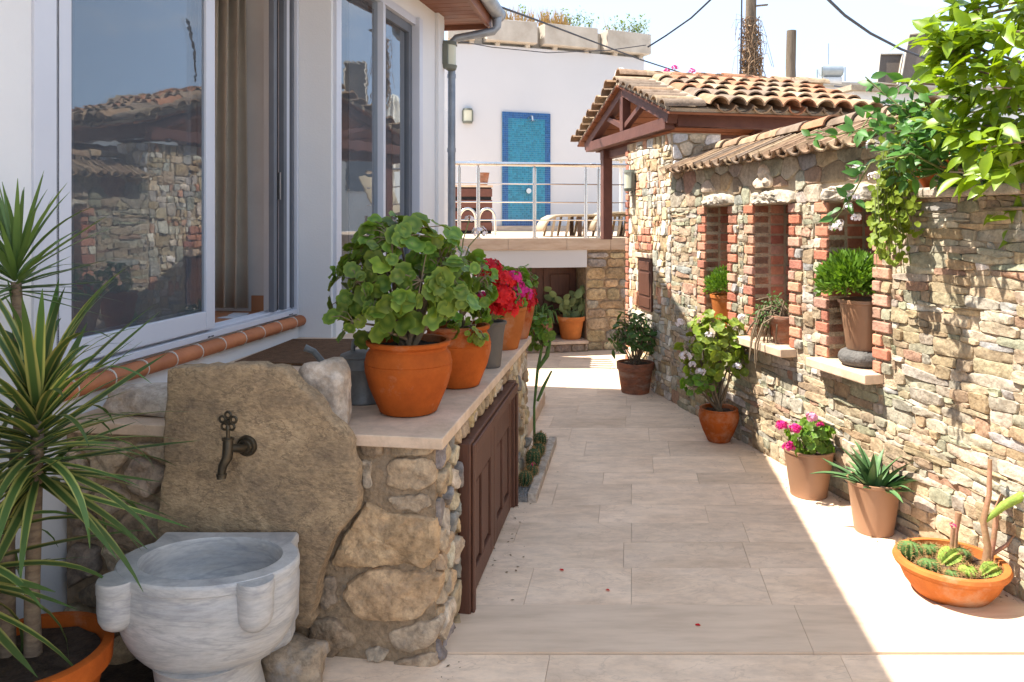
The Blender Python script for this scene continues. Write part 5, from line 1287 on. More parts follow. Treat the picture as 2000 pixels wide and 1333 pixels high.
g3 = thing('potted_geranium', 'red geranium in a narrow dark grey pot on the counter', 'potted plant', c)
pot(g3, c, [(.056, 0), (.058, .005), (.075, .17), (.082, .21), (.088, .212), (.088, .225), (.083, .227)], 'grey_pot', .074, .205)
bushy(g3, c+UP*.2, c+V((.03, -.02, .36)), (.13, .12, .16), 60, 'geranium_leaf', .036, rng, 6, sr=.005, droop=1)
for (px, py, r, mt) in ((955, 528, .055, 'dark_red_petal'), (985, 548, .05, 'red_petal'), (978, 580, .062, 'red_petal'), (990, 605, .05, 'red_petal'), (948, 590, .04, 'dark_red_petal'), (1003, 542, .035, 'magenta_petal'), (942, 578, .022, 'magenta_petal'), (965, 605, .035, 'red_petal')):
    flower_head(g3, Q(px, py, 3.60), r*1.15, mt, rng, 40)
c = on(985, 680, ZC)
g4 = thing('potted_geranium', 'crimson geranium in a tapered terracotta pot with a worn base on the counter', 'potted plant', c)
pot(g4, c, [(.075, 0), (.078, .006), (.105, .11), (.12, .19), (.122, .215), (.128, .218), (.128, .235), (.122, .237)], 'terracotta_pale', .11, .215)
bushy(g4, c+UP*.2, c+V((.02, 0, .33)), (.13, .13, .14), 60, 'geranium_fresh', .036, rng, 6, sr=.005, droop=1)
for (px, py, r, mt) in ((1005, 560, .045, 'magenta_petal'), (1003, 590, .05, 'dark_red_petal'), (1020, 575, .045, 'magenta_petal')):
    flower_head(g4, Q(px, py, 4.12), r*1.2, mt, rng, 36)
c = on(1008, 660, ZC)
g5 = thing('potted_geranium', 'dark red geranium in the terracotta pot at the far end of the counter', 'potted plant', c)
pot(g5, c, [(.07, 0), (.073, .006), (.10, .11), (.115, .2), (.117, .23), (.122, .233), (.122, .248), (.117, .25)], 'terracotta', .105, .225)
bushy(g5, c+UP*.2, c+V((.02, 0, .33)), (.11, .11, .12), 45, 'geranium_leaf', .036, rng, 5, sr=.005, droop=1)
for (px, py, r, mt) in ((1025, 575, .055, 'dark_red_petal'), (1018, 600, .05, 'dark_red_petal'), (1032, 590, .045, 'dark_red_petal')):
    flower_head(g5, Q(px, py, 4.50), r*1.2, mt, rng, 36)
# ---------------------------------------------------------------- cactus bed beside the platform
kb = MB(); hb(kb, 1.53, 2.62, .105, .155, -.02, .05); solo(kb, 'kerb_stone', 'pale_rock', 'low pale stone kerb round the little cactus bed', 'kerb', bevel=.006)
kb = MB(); hb(kb, 2.75, 3.75, -.6, -.05, -.02, .10); solo(kb, 'marble_step', 'counter_top', 'pale marble step behind the counter end', 'step', bevel=.006)
gvl = MB(); hb(gvl, 1.53, 2.62, .03, .1045, .0, .03); stuff(gvl.build('gravel', 'gravel'))
gr_ = MB(); 
for _ in range(700):
    p = H(rng.uniform(1.54, 2.61), rng.uniform(.034, .10), .031); r = rng.uniform(.004, .009); d = rdir(rng); u = d.orthogonal().normalized(); v = d.cross(u)
    gr_.add([p+u*r, p+v*r, p-u*r, p-v*r, p+d*r, p-d*r], [(0, 1, 4), (1, 2, 4), (2, 3, 4), (3, 0, 4), (1, 0, 5), (2, 1, 5), (3, 2, 5), (0, 3, 5)])
stuff(gr_.build('pebbles', 'gravel'))
def ribbed(mb, c, r, h, ribs=11, ax=None, tipr=.35, n=9, spines=None, rng=rng):
    ax = (ax or UP).normalized(); u = ax.orthogonal().normalized(); v = ax.cross(u); seg = ribs*4; vs = []
    for i in range(n+1):
        f = i/n; rr = r*(math.sin(math.pi*(.12+.62*f)) if f < .6 else math.sin(math.pi*(.12+.62*.6))*math.sqrt(max(.0, 1-((f-.6)/.4)**2)))+.002
        for k in range(seg):
            a = 2*math.pi*k/seg; q = rr*(1-.24*(k % 4 == 2)-.10*(k % 2))*(1+.16*noise.noise(V((math.cos(a)*1.4+c[0]*31, math.sin(a)*1.4, f*2.5)))); vs.append(V(c)+ax*(h*f)+(u*math.cos(a)+v*math.sin(a))*q)
            if spines is not None and k % 4 == 0 and 0 < i < n+1:
                p = vs[-1]; 
                for _ in range(5): d = ((p-V(c)-ax*h*.4).normalized()+rdir(rng)*.9).normalized()*.017; w_ = d.orthogonal().normalized()*.0010; spines.add([p-w_, p+w_, p+d], [(0, 1, 2)])
    mb.add(vs, [(i*seg+k, i*seg+(k+1) % seg, (i+1)*seg+(k+1) % seg, (i+1)*seg+k) for i in range(n) for k in range(seg)])
CL = ['dark ribbed cactus at the near end of the kerbed bed', 'tall dark ribbed cactus against the platform stones', 'round ribbed cactus with pink buds in the kerbed bed', 'small dark cactus beside the pale kerb', 'leaning ribbed cactus at the far end of the kerbed bed']
for i, (s_, t_, r, h) in enumerate(((1.68, .068, .035, .09), (1.95, .072, .042, .14), (1.82, .08, .035, .08), (2.2, .08, .04, .10), (2.38, .065, .04, .12))):
    m = MB(); sp_ = MB(); c = H(s_, t_, .028); t = thing('cactus', CL[i], 'cactus', c); ribbed(m, c, r, h, 11, UP+HN*rng.uniform(-.1, .25)+HU*rng.uniform(-.2, .2), spines=sp_); m.build('body', 'cactus_dark', t, 60); stuff(sp_.build('spines', 'weed_dry', t, recalc=False))
    if i == 2: flower_head(t, c+V((.02, -.03, .09)), .014, 'magenta_petal', rng, 8)
# climbing plant at the counter end
c = H(2.42, .03, .03); t = thing('climbing_succulent', 'green jointed succulent climbing beside the counter end', 'plant', c)
m = MB()
pts = [c, c+V((.0, .05, .25)), c+V((.02, .0, .5)), c+V((.05, -.02, .66)), c+V((.07, 0, .78))]; m.tube(pts, [.009, .008, .010, .008, .006], 8)
b0 = pts[2]; m.tube([b0-UP*.2, b0+V((.04, -.02, -.1)), b0+V((.09, -.03, .0))], [.009, .011, .006], 8); m.tube([b0, b0+V((.06, -.03, .10)), b0+V((.085, -.03, .22))], [.010, .016, .009], 8)
m.build('stem', 'cactus_green', t, 60); bushy(t, pts[3], c+V((.04, -.03, .74)), (.08, .07, .14), 60, 'geranium_fresh', .03, rng, 4, sr=.004, droop=1)
# ---------------------------------------------------------------- pots under the terrace
def opuntia(parent, base, n, rng, s_=.075):
    me = []
    for v in range(2):
        m = MB(); vs = []; nr = 7; ns = 12
        for i in range(nr+1):
            f = i/nr; w_ = math.sin(math.pi*min(1, .06+.9*f**.8))**.75 if i < nr else .05
            for k in range(ns): a = 2*math.pi*k/ns; vs.append(V((.55*w_*math.cos(a), f*1.5, .13*w_*math.sin(a))))
        m.add(vs, [(i*ns+k, i*ns+(k+1) % ns, (i+1)*ns+(k+1) % ns, (i+1)*ns+k) for i in range(nr) for k in range(ns)]+[list(range(nr*ns, nr*ns+ns))]); me.append(m.mesh('pad', 'opuntia', 60))
    tips = [(base+V((rng.uniform(-.06, .06), rng.uniform(-.05, .05), 0)), V((rng.uniform(-.9, .9), rng.uniform(-.4, .4), 1))) for _ in range(9)]
    for k in range(n):
        p, d = tips[k % len(tips)]; s2 = s_*rng.uniform(.6, 1.1); nrm = V((rng.uniform(-.6, .6), -1, rng.uniform(-.3, .3)))
        place('pad', rng.choice(me), parent, frame_m(p, d, nrm, s2)); tips[k % len(tips)] = (p+d.normalized()*s2*1.4+V((rng.uniform(-.02, .02), 0, 0)), (d*.6+V((rng.uniform(-1.1, 1.1), rng.uniform(-.5, .5), rng.uniform(-.2, .5)))))
c = on(1115, 661, .1285); t = thing('potted_cactus', 'prickly pear in a terracotta pot before the cellar doors', 'potted plant', c)
pot(t, c, [(.11, 0), (.113, .006), (.15, .21), (.168, .215), (.17, .26), (.16, .262)], 'terracotta_pale', .145, .24); opuntia(t, c+UP*.23, 44, rng, .08)
m = MB(); m.tube([c+V((.14, 0, .24)), c+V((.16, 0, .45)), c+V((.2, 0, .52))], [.018, .018, .006], 7); m.tube([c+V((.1, 0, .24)), c+V((.12, 0, .36)), c+V((.12, 0, .52))], [.014, .016, .008], 7); m.build('stem', 'opuntia', t, 60)
c = on(1056, 662, .1285); t = thing('potted_cactus', 'dark trailing cactus in a weathered urn before the cellar doors', 'potted plant', c)
pot(t, c, [(.09, 0), (.12, .05), (.145, .14), (.14, .2), (.12, .225), (.13, .24), (.125, .245)], 'terracotta_old', .11, .22)
m = MB()
for k in range(26):
    d = rdir(rng, .1, 1); p = c+UP*.23; m.tube([p, p+d*.12+UP*.04, p+V((d.x*.25, d.y*.25, .08+d.z*.1)), p+V((d.x*.3, d.y*.3, -.04+d.z*.1))], [.012, .011, .009, .004], 6)
m.build('stem', 'cactus_green', t, 60)
# ---------------------------------------------------------------- pots along the garden wall
c = V((1.075, 6.70, .001)); t = thing('potted_laurel', 'dark leafy shrub in an old banded terracotta pot below the brown shutter', 'potted plant', c)
pot(t, c, [(.118, 0), (.12, .006), (.148, .19), (.15, .2), (.160, .204), (.163, .262), (.155, .265)], 'terracotta_old', .143, .245)
bushy(t, c+UP*.24, c+V((.0, .0, .47)), (.22, .19, .23), 300, 'laurel_leaf', .085, rng, 22, shell=.25, tilt=1.0, sr=.005)
c = V((1.405, 5.22, .001)); t = thing('potted_geranium', 'tall white-flowered geranium in a round terracotta pot against the garden wall', 'potted plant', c)
pot(t, c, [(.07, 0), (.075, .006), (.105, .07), (.130, .14), (.136, .175), (.130, .205), (.124, .215), (.129, .222), (.125, .226)], 'terracotta', .115, .2)
bushy(t, c+UP*.2, Q(1398, 690, 5.17), (.24, .14, .28), 190, 'geranium_light', .040, rng, 16, stem='stem_brown', sr=.007, shell=.45)
bushy(t, c+UP*.2, Q(1370, 755, 5.15), (.12, .1, .12), 36, 'geranium_fresh', .038, rng, 4, sr=.005)
for (px, py, r) in ((1328, 631, .035), (1338, 696, .042), (1368, 727, .036), (1440, 715, .03), (1352, 712, .025), (1448, 620, .03), (1386, 655, .03)): flower_head(t, Q(px, py, 5.05), r, 'white_petal', rng, 24)
BUCK = [(.094, 0), (.097, .005), (.096, .012), (.128, .235), (.133, .24), (.133, .252), (.128, .254)]
c = V((1.622, 4.20, .001)); t = thing('potted_geranium', 'magenta-flowered geranium in a brown plastic pot against the garden wall', 'potted plant', c)
pot(t, c, BUCK, 'plastic_brown', .12, .225, wall=.005)
bushy(t, c+UP*.22, c+V((.0, -.03, .32)), (.125, .11, .10), 110, 'geranium_fresh', .03, rng, 8, sr=.004, droop=1, stem='stem_green')
for (px, py, r, mt) in ((1527, 831, .033, 'magenta_petal'), (1553, 838, .034, 'magenta_petal'), (1541, 873, .033, 'magenta_petal'), (1587, 815, .034, 'pink_petal'), (1602, 830, .022, 'magenta_petal')): flower_head(t, Q(px, py, 4.08), r, mt, rng, 30)
c = V((1.748, 3.71, .001)); t = thing('potted_aloe', 'spiky aloe in a brown plastic pot against the garden wall', 'potted plant', c)
pot(t, c, [(r*.93, z*.98) for r, z in BUCK], 'plastic_brown', .11, .22, wall=.005)
for k in range(40):
    a = rng.uniform(0, 6.28); r = rng.uniform(0, .085); p = c+V((r*math.cos(a), r*math.sin(a), .215)); el = 1.35-.9*(r/.085)+rng.uniform(-.2, .2); b = a+rng.uniform(-.6, .6)
    d = V((math.cos(b)*math.cos(el), math.sin(b)*math.cos(el), math.sin(el))); place('leaf', rng.choice(pool('aloe_leaf')), t, frame_m(p, d, UP if el < 1.2 else V((math.cos(b), math.sin(b), .3))*-1, rng.uniform(.6, 1.0)))
p = c+V((.1, -.03, .215)); place('leaf', pool('aloe_leaf')[2], t, frame_m(p, V((.9, -.2, .35)), UP, .9))
# cactus bowl
c = V((1.765, 3.09, .001)); t = thing('cactus_bowl', 'wide terracotta bowl planted with small ribbed cacti', 'potted plant', c)
pot(t, c, [(.125, 0), (.135, .005), (.17, .05), (.19, .095), (.195, .10), (.196, .108), (.206, .112), (.212, .125), (.206, .138), (.2, .14)], 'terracotta_pale', .186, .105, 64, .018)
sp_ = MB(); SZ = .108
for i, (dx, dy, r, h, mt, ax) in enumerate(((-.135, .06, .045, .085, 'cactus_green', None), (-.11, -.045, .04, .06, 'cactus_green', None), (-.03, .02, .048, .10, 'cactus_lime', (.7, .1, .4)), (.02, -.085, .035, .05, 'cactus_lime', None), (.075, -.075, .04, .085, 'cactus_lime', (.8, .05, .35)), (-.02, .11, .04, .05, 'cactus_green', None), (.07, .06, .042, .06, 'cactus_green', None), (-.05, -.1, .028, .04, 'cactus_green', None))):
    m = MB(); q = c+V((dx, dy, SZ-.012)); ribbed(m, q, r, h, 12, V(ax) if ax else UP+rdir(rng)*.2, spines=sp_); m.build('cactus', mt, t, 60)
stuff(sp_.build('spines', 'weed_dry', t, recalc=False))
m = MB(); q = c+V((.115, -.035, SZ-.01))
m.tube([q, q+V((.012, .0, .10)), q+V((.0, .01, .2)), q+V((.03, .02, .30)), q+V((.04, .03, .44))], [.017, .014, .012, .010, .008], 9); m.tube([q+V((.035, .03, .0)), q+V((.055, .03, .12)), q+V((.07, .03, .25)), q+V((.09, .03, .3))], [.011, .01, .01, .007], 8)
m.tube([q+V((-.06, .1, 0)), q+V((-.055, .1, .12)), q+V((-.045, .1, .20))], [.007, .008, .013], 8); m.tube([q+V((.05, .03, .06)), q+V((.1, .02, .10)), q+V((.13, .01, .15))], [.008, .007, .004], 7)
m.tube([q+V((-.10, .06, 0)), q+V((-.095, .06, .1)), q+V((-.09, .06, .155))], [.007, .008, .009], 8)
m.build('stem', 'stem_pink', t, 60)
m = MB(); a = q+V((.01, .01, .2)); m.tube([a, a+V((.06, -.02, .07)), a+V((.13, -.04, .12)), a+V((.22, -.05, .22))], [.008, .017, .02, .012], 8); m.build('green_arm', 'cactus_lime', t, 60)
flower_head(t, q+V((-.09, .06, .165)), .013, 'magenta_petal', rng, 10)
bushy(t, a+V((.2, -.03, .1)), q+V((.27, -.02, .20)), (.07, .07, .10), 26, 'geranium_fresh', .036, rng, 3, sr=.004)
# ---------------------------------------------------------------- niche plants
def niche_c(i, h=-.085, f=.5): n0, n1 = NI[i]; return W(n0+(n1-n0)*f, h, NZ0+.001)
def smallbush(parent, c, rad, n, L, mat, rng, upb=.5):
    m = MB()
    for _ in range(n):
        d = rdir(rng, -.4, 1); rr = rng.random()**.45; p = c+V((d.x*rad[0], d.y*rad[1], d.z*rad[2]))*rr*(1+.18*noise.noise(d*3+c)); y = (d+UP*upb+rdir(rng)*.7).normalized(); x = y.orthogonal().normalized(); x = Matrix.Rotation(rng.uniform(0, 6.28), 3, y) @ x; l = L*rng.uniform(.6, 1.2)
        m.add([p, p+y*l*.5+x*l*.2, p+y*l, p+y*l*.5-x*l*.2], [(0, 1, 2, 3)])
    return stuff(m.build('foliage', mat, parent, recalc=False))
c = niche_c(0, -.06, .45); t = thing('potted_bush', 'bright green bush in an orange pot in the niche closest to the pier', 'potted plant', c)
pot(t, c, [(.075, 0), (.078, .005), (.112, .2), (.118, .205), (.118, .225), (.112, .227)], 'terracotta_pale', .1, .205); smallbush(t, c+UP*.29, (.15, .13, .13), 1500, .035, 'bush_leaf', rng)
c = niche_c(1, -.05, .35); t = thing('potted_succulent', 'straggling succulent trailing from a brown pot in the middle niche', 'potted plant', c)
pot(t, c, [(.065, 0), (.068, .005), (.095, .15), (.1, .155), (.1, .17), (.095, .172)], 'terracotta_old', .085, .155)
m = MB(); lf2 = MB()
for k in range(60):
    d = (WN*rng.uniform(-.1, 1)+WU*rng.uniform(-.3, 1)+UP*rng.uniform(-.3, .9)); p = c+UP*.16+WN*rng.uniform(-.04, .05)+WU*rng.uniform(-.05, .07); l = rng.uniform(.06, .14); q = p+d.normalized()*l+WU*.03
    fall = rng.uniform(.0, .32) if k % 2 else 0; pts = [p, p.lerp(q, .5)+UP*.02, q]+([q+WN*.05+UP*-fall*.5, q+WN*.055+WU*rng.uniform(-.03, .05)-UP*fall] if fall else []); m.tube(pts, [.006]*(len(pts)-1)+[.003], 5)
    for _ in range(10 if not fall else 5):
        e = q+rdir(rng)*.03; y = rdir(rng); x = y.orthogonal().normalized(); lf2.add([e, e+y*.014+x*.006, e+y*.028, e+y*.014-x*.006], [(0, 1, 2, 3)])
m.build('stem', 'stem_brown', t, 60); stuff(lf2.build('foliage', 'laurel_leaf', t, recalc=False))
c = niche_c(2, -.055, .42); ring = MB()
ring.tube([c+V((.088*math.cos(a), .088*math.sin(a), .042)) for a in [2*math.pi*k/28 for k in range(29)]], .042, 14, cap=False); ring.lathe([(.085, .01), (.085, .075)], c, 24)
solo(ring, 'round_stone_stand', 'tyre_stone', 'dark rounded stone ring under the tall pot in the niche by the lemon tree', 'stand', smooth=60)
c2 = c+UP*.0845; t = thing('potted_bush', 'bright green bush with a red flower in a tall brown pot on a stone ring', 'potted plant', c2)
pot(t, c2, [(.085, 0), (.088, .005), (.122, .24), (.13, .245), (.13, .262), (.124, .264)], 'plastic_brown', .112, .24, wall=.006); smallbush(t, c2+UP*.35+WN*.05+WU*.03, (.17, .17, .15), 2300, .045, 'bush_leaf', rng)
flower_head(t, Q(1640, 562, 4.05), .02, 'red_petal', rng, 12)
# ---------------------------------------------------------------- pot on the wall, trailing plant, rope
c = Q(1803, 375, 3.62); c.z = 1.6485; c = c+WN*-.14
t = thing('potted_trailer', 'yellow-green trailing plant hanging from a large terracotta pot on the wall top', 'potted plant', c)
pot(t, c, [(.10, 0), (.105, .006), (.14, .07), (.158, .13), (.158, .16), (.15, .19), (.158, .205), (.16, .22), (.153, .224)], 'terracotta', .14, .2)
sm = MB(); pl = pool('trail_leaf'); nl = 0; rest = MB()
for k in range(34):
    p = c+UP*.2+WN*.1+WU*rng.uniform(.02, .12); e = W(0, 0, 0); end = Q(rng.uniform(1712, 1792), rng.uniform(400, 535), 3.56+rng.uniform(-.06, .06)); over = c+WN*.2+WU*.12+UP*rng.uniform(.10, .24); over = V((over.x*.4+end.x*.6, over.y*.4+end.y*.6, over.z))
    mid = over.lerp(end, .5)+WN*.03; pts = [p, over, mid, end]; sm.tube(pts, [.003, .003, .0025, .0015], 5)
    for q in range(13):
        f = rng.random()**.8; a_, b_ = (over, mid) if f < .5 else (mid, end); pp = a_.lerp(b_, (f*2) % 1)+rdir(rng)*.03; nrm = (WN*.8+V((-.2, -.5, .6))+rdir(rng)*.8).normalized(); yv = Matrix.Rotation(rng.uniform(0, 6.28), 3, nrm) @ nrm.orthogonal()
        if nl < 290: place('leaf', rng.choice(pl), t, frame_m(pp, yv, nrm, rng.uniform(.013, .024))); nl += 1
        else:
            M4 = frame_m(pp, yv, nrm, rng.uniform(.012, .022)); lm = leafmesh_round(8, .1, .3, 1); rest.add([M4 @ v for v in lm.v], lm.f)
sm.build('stem', 'stem_green', t, 60); stuff(rest.build('leaves', 'trail_leaf', t, 180, recalc=False))
bushy(t, c+UP*.2, c+UP*.3+WN*.1+WU*.06, (.12, .12, .1), 60, 'geranium_light', .03, rng, 5, sr=.003)
c = Q(1878, 372, 3.36); c.z = 1.665; m = MB(); pts = []
for k in range(90): a = k*.42; r = .07+.02*math.sin(k*.37); pts.append(c+V((r*1.25*math.cos(a), r*.8*math.sin(a), .01+.018*math.sin(k*.61)+k*.0003)))
m.tube(pts, .004, 5); solo(m, 'rope_coil', 'rope', 'loose coil of pale rope on the wall top beside the terracotta pot', 'rope', smooth=60)
# ---------------------------------------------------------------- flowering vine over the coping
vb = W(wa(1830), -.3, 1.65); t = thing('flowering_vine', 'glossy green vine with white flower clusters arching over the coping', 'vine', vb)
sm = MB(); pl = pool('vine_leaf'); nl = 0
BR = [[(1840, 320), (1790, 262), (1700, 250), (1640, 262), (1575, 272)], [(1840, 330), (1780, 300), (1700, 318), (1660, 390), (1622, 440)], [(1840, 300), (1790, 235), (1730, 185), (1690, 150)], [(1850, 300), (1780, 215), (1730, 205), (1700, 225), (1675, 262)], [(1860, 330), (1800, 330), (1760, 350), (1745, 290), (1710, 300)],
      [(1870, 340), (1820, 290), (1770, 250), (1740, 225)], [(1860, 300), (1810, 200), (1770, 160), (1750, 172)], [(2020, 330), (1960, 352), (1900, 345), (1820, 332)], [(1990, 300), (1930, 330), (1880, 360), (1850, 352)], [(1850, 330), (1790, 350), (1770, 320), (1745, 330)], [(1900, 300), (1830, 260), (1800, 220), (1770, 230)], [(1890, 330), (1850, 300), (1800, 310), (1780, 340)]]
for bi, br in enumerate(BR):
    pts = [vb+WN*.05]+[Q(x, y, (3.36 if x > 1740 else 3.5)+.05*math.sin(i*2+bi)-(.12 if bi in (0, 1) else 0)) for i, (x, y) in enumerate(br)]; sm.tube(pts, [.008]+[.005-.0006*i for i in range(len(br))], 6)
    for i in range(1, len(pts)-1):
        a_, b_ = pts[i], pts[i+1]; L = (b_-a_).length
        for q in range(max(2, int(L/.02))):
            f = rng.random(); p = a_.lerp(b_, f); d = (b_-a_).normalized(); nrm = (UP*.6+V((-.4, -.6, 0))+rdir(rng)*.6).normalized(); y = (d*.35+rdir(rng)*.9-UP*.15).normalized(); p2 = p+y*rng.uniform(.005, .03)
            if nl < 290: place('leaf', rng.choice(pl), t, frame_m(p2, y, nrm, rng.uniform(.045, .085))); nl += 1
rest = MB(); proto = leafmesh_oval(1, .5, .3, .2)
for _ in range(200):
    p2 = Q(rng.uniform(1760, 1880), rng.uniform(215, 300), rng.uniform(3.15, 3.45)); M4 = frame_m(p2, rdir(rng, -.8, .5), (UP*.6+V((-.4, -.6, 0))+rdir(rng)*.6).normalized(), rng.uniform(.045, .08)); rest.add([M4 @ v for v in proto.v], proto.f)
stuff(rest.build('leaves', 'vine_leaf', t, 180, recalc=False))
sm.build('stem', 'stem_green', t, 60)
for (px, py, r) in ((1705, 283, .03), (1672, 333, .034), (1706, 345, .026), (1668, 385, .03), (1657, 405, .024), (1672, 425, .024), (1632, 445, .03), (1640, 436, .02)): flower_head(t, Q(px, py, 3.4), r, 'white_petal', rng, 16)
# ---------------------------------------------------------------- lemon tree behind the wall
tb_ = V((2.95, 3.15, -.02)); t = thing('lemon_tree', 'lemon tree with glossy lime-green leaves reaching over the garden wall', 'tree', tb_)
m = MB(); fork = tb_+V((-.12, -.1, 2.0)); m.tube([tb_, tb_+V((.03, 0, .9)), tb_+V((-.05, -.05, 1.5)), fork], [.07, .06, .055, .045], 10); m.build('trunk', 'trunk', t, 50)
lm = MB(); twigs = []
CL_ = [(1850, 40), (1900, 20), (1960, 60), (1990, 20), (1840, 110), (1880, 130), (1930, 120), (1985, 140), (1860, 190), (1900, 220), (1960, 210), (1995, 250), (1920, 290), (1970, 300), (1890, 270), (1990, 340), (1840, 60), (1940, 170), (2040, 100), (2060, 250), (2080, 20), (1990, 395), (1995, 430), (1870, 80), (1830, 150), (1920, 60), (1880, -30), (1950, -40), (2030, -30), (2100, 150), (2040, 330), (1880, 310), (1935, 335), (1985, 290), (1950, 255), (1850, 250), (1970, 365), (1910, 345), (2010, 310), (1830, 90)]
tips_ = [Q(x, y, 2.85+.38*rng.random()) for (x, y) in CL_]
inview = len(tips_)
for _ in range(26): d = rdir(rng, -.5, 1); tips_.append(V((2.75, 3.2, 2.45))+V((d.x*.62, d.y*.62, d.z*.55)))
nodes = [fork+V(q) for q in ((-.45, -.12, .12), (-.4, .1, .45), (-.25, -.2, .75), (.15, .1, .7), (.3, -.15, .35), (-.1, .3, .4), (-.55, -.2, -.12), (.0, -.35, .3))]
for nd in nodes: lm.tube([fork-UP*.12, fork.lerp(nd, .5)+UP*.05, nd], [.03, .022, .014], 8)
for i, tip in enumerate(tips_):
    nd = min(nodes, key=lambda q: (q-tip).length); mid = nd.lerp(tip, .5)+rdir(rng)*.04+UP*.03
    lm.tube([nd, mid, tip], [.011, .007, .003], 6); twigs.append((tip, (tip-mid).normalized()))
lm.build('limb', 'stem_brown', t, 60)
pl = pool('lemon_leaf'); nl = 0; rest = MB(); proto = [leafmesh_oval(1, .46, f, d, 4) for f, d in ((.5, .15), (.3, .3))]
for r_ in range(28):
    for (tip, d) in (twigs[:inview] if r_ < 8 else twigs):
        y = (d*.5+rdir(rng)*.9+V((-.25, -.1, .1))).normalized(); p = tip-d*rng.uniform(-.02, .14)+rdir(rng)*rng.uniform(.01, .085); nrm = (UP*.9+V((-.5, -.3, 0))+rdir(rng)*.6).normalized(); s_ = rng.choice([.045, .07, .09, .105, .12])*rng.uniform(.85, 1.1)
        if nl < 298: place('leaf', rng.choice(pl), t, frame_m(p, y, nrm, s_)); nl += 1
        else: M4 = frame_m(p, y, nrm, s_); q = rng.choice(proto); rest.add([M4 @ v for v in q.v], q.f)
stuff(rest.build('leaves', 'lemon_leaf', t, 180, recalc=False))
# ---------------------------------------------------------------- yucca and empty pot at the left
c = V((-1.365, 2.17, .016)); t = thing('potted_yucca', 'variegated yucca with two leafy heads in a big terracotta pot by the house wall', 'potted plant', c)
pot(t, c, [(.145, 0), (.15, .006), (.185, .18), (.195, .205), (.211, .21), (.215, .27), (.205, .273)], 'terracotta', .18, .24, 56, .016)
h2 = V((-1.36, 2.2, .93)); h1 = V((-1.485, 2.30, 1.345))
m = MB(); m.tube([c+V((.0, .02, .22)), c+V((-.01, .03, .4)), h2-UP*.05, h2], [.024, .02, .017, .015], 12); m.build('trunk', 'trunk', t, 50)
m = MB(); m.tube([c+V((-.08, .03, .22)), c+V((-.1, .06, .55)), V((-1.45, 2.28, 1.0)), h1-UP*.03], [.022, .019, .016, .014], 12); m.build('trunk', 'trunk', t, 50)
def rosette(ctr, n, kind, rng, el0, el1, s0, s1, axis=.12):
    pl = pool(kind)
    for k in range(n):
        f = k/n; a = k*2.39996+rng.uniform(-.25, .25); el = el1+(el0-el1)*f+rng.uniform(-.12, .12); d = V((math.cos(a)*math.cos(el), math.sin(a)*math.cos(el), math.sin(el)))
        q = ctr+UP*(axis*(f-.8)); hv = V((math.cos(a), math.sin(a), 0)); nrm = hv.cross(UP).cross(d).normalized(); nrm = nrm if nrm.z > -.2 else -nrm
        # keep leaves out of the house wall
        tip = q+d*.38*s1
        if (tip-C0).dot(HN) < TL+.03: d = V((d.x+.45, d.y-.35, d.z)).normalized()
        idx = rng.choice(range(len(pl))); place('leaf', pl[idx], t, frame_m(q+d*.012, d, nrm, rng.uniform(s0, s1)))
rosette(h2, 116, 'variegated_leaf', rng, 1.3, -.4, .85, 1.25, .24); rosette(h1, 60, 'yucca_leaf', rng, 1.45, -.25, .75, 1.05, .08)
rosette(V((-1.49, 2.06, .64)), 52, 'variegated_leaf', rng, 1.2, -.45, .9, 1.35, .2)
m = MB(); m.tube([c+V((-.12, -.05, .22)), V((-1.48, 2.08, .45)), V((-1.47, 2.06, .64))], [.02, .017, .015], 12); m.build('trunk', 'trunk', t, 50)
c = V((-1.28, 1.86, .001)); t = thing('empty_pot', 'weathered empty terracotta pot in front of the yucca', 'pot', c)
pot(t, c, [(.10, 0), (.105, .006), (.13, .16), (.15, .165), (.153, .22), (.143, .223)], 'terracotta_old', .125, .12, 40, .014)
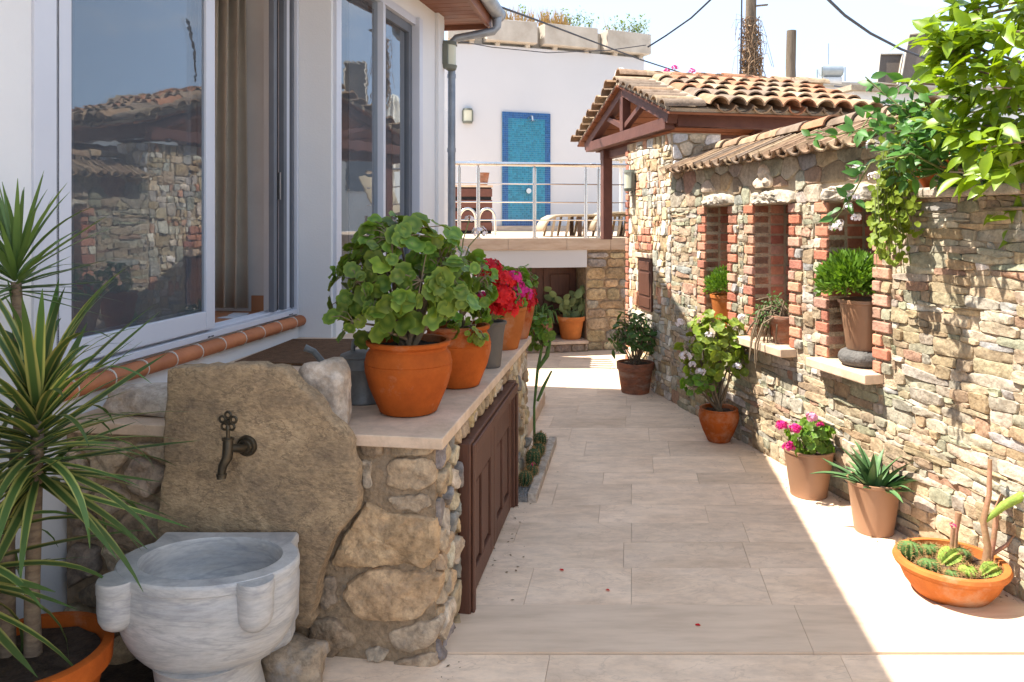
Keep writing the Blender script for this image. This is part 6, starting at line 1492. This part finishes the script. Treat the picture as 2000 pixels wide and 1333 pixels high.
# petals on the floor
for i, (px, py) in enumerate(((1097, 1109), (1187, 1148), (1363, 1220))):
    p = P(px, py, .012); m = MB(); a = rng.uniform(0, 6); u = V((math.cos(a), math.sin(a), 0)); v = V((-u.y, u.x, 0)); z = .0105 if py > 1190 else .003
    p = V((p.x, p.y, z)); m.add([p-u*.011, p-u*.004+v*.007+UP*.002, p+u*.009+v*.004+UP*.001, p+u*.009-v*.004+UP*.002, p-u*.004-v*.007+UP*.003, p+UP*.0005], [(0, 1, 5), (1, 2, 5), (2, 3, 5), (3, 4, 5), (4, 0, 5)]); solo(m, 'fallen_petal', 'red_petal', ['tiny red petal on the floor level with the near cupboard door', 'tiny red petal in the middle of the path floor', 'tiny red petal on the smooth threshold slab'][i], 'petal', 'fallen red petals on the floor')
# bougainvillea flowers showing over the roof
c = Q(1320, 300, 12.5); c.z = TZ; t = thing('bougainvillea', 'bougainvillea with pink flowers peeking over the pavilion ridge', 'plant', c)
m = MB(); tp_ = [Q(x, y, 12.5) for x, y in ((1302, 140), (1318, 133), (1352, 139), (1330, 150), (1290, 152))]
for q in tp_: m.tube([c, c.lerp(q, .6)+V((.05, 0, .1)), q], [.02, .012, .006], 6)
m.build('stem', 'stem_brown', t, 60)
for q in tp_[:3]: flower_head(t, q, .06, 'magenta_petal', rng, 16)
smallbush(t, Q(1320, 200, 12.5), (.5, .3, .42), 900, .07, 'bush_leaf', rng)

# leaf litter and grit gathered along the foot of the walls
m = MB()
for k in range(420):
    if k % 3: p = W(rng.uniform(2.7, 6.9), .01+abs(rng.gauss(0, .09)), .0022)
    else: p = H(rng.uniform(-.2, 2.3), .02+abs(rng.gauss(0, .08)), .0022)
    a = rng.uniform(0, 6.28); l = rng.choice([.002, .003, .004, .009]); u = V((math.cos(a), math.sin(a), 0))*l; v = V((-u.y, u.x, 0))*.5; m.add([p-u, p-v+UP*.001, p+u+UP*.0015, p+v+UP*.001], [(0, 1, 2, 3)])
stuff(m.build('leaf_litter', 'stem_brown'))
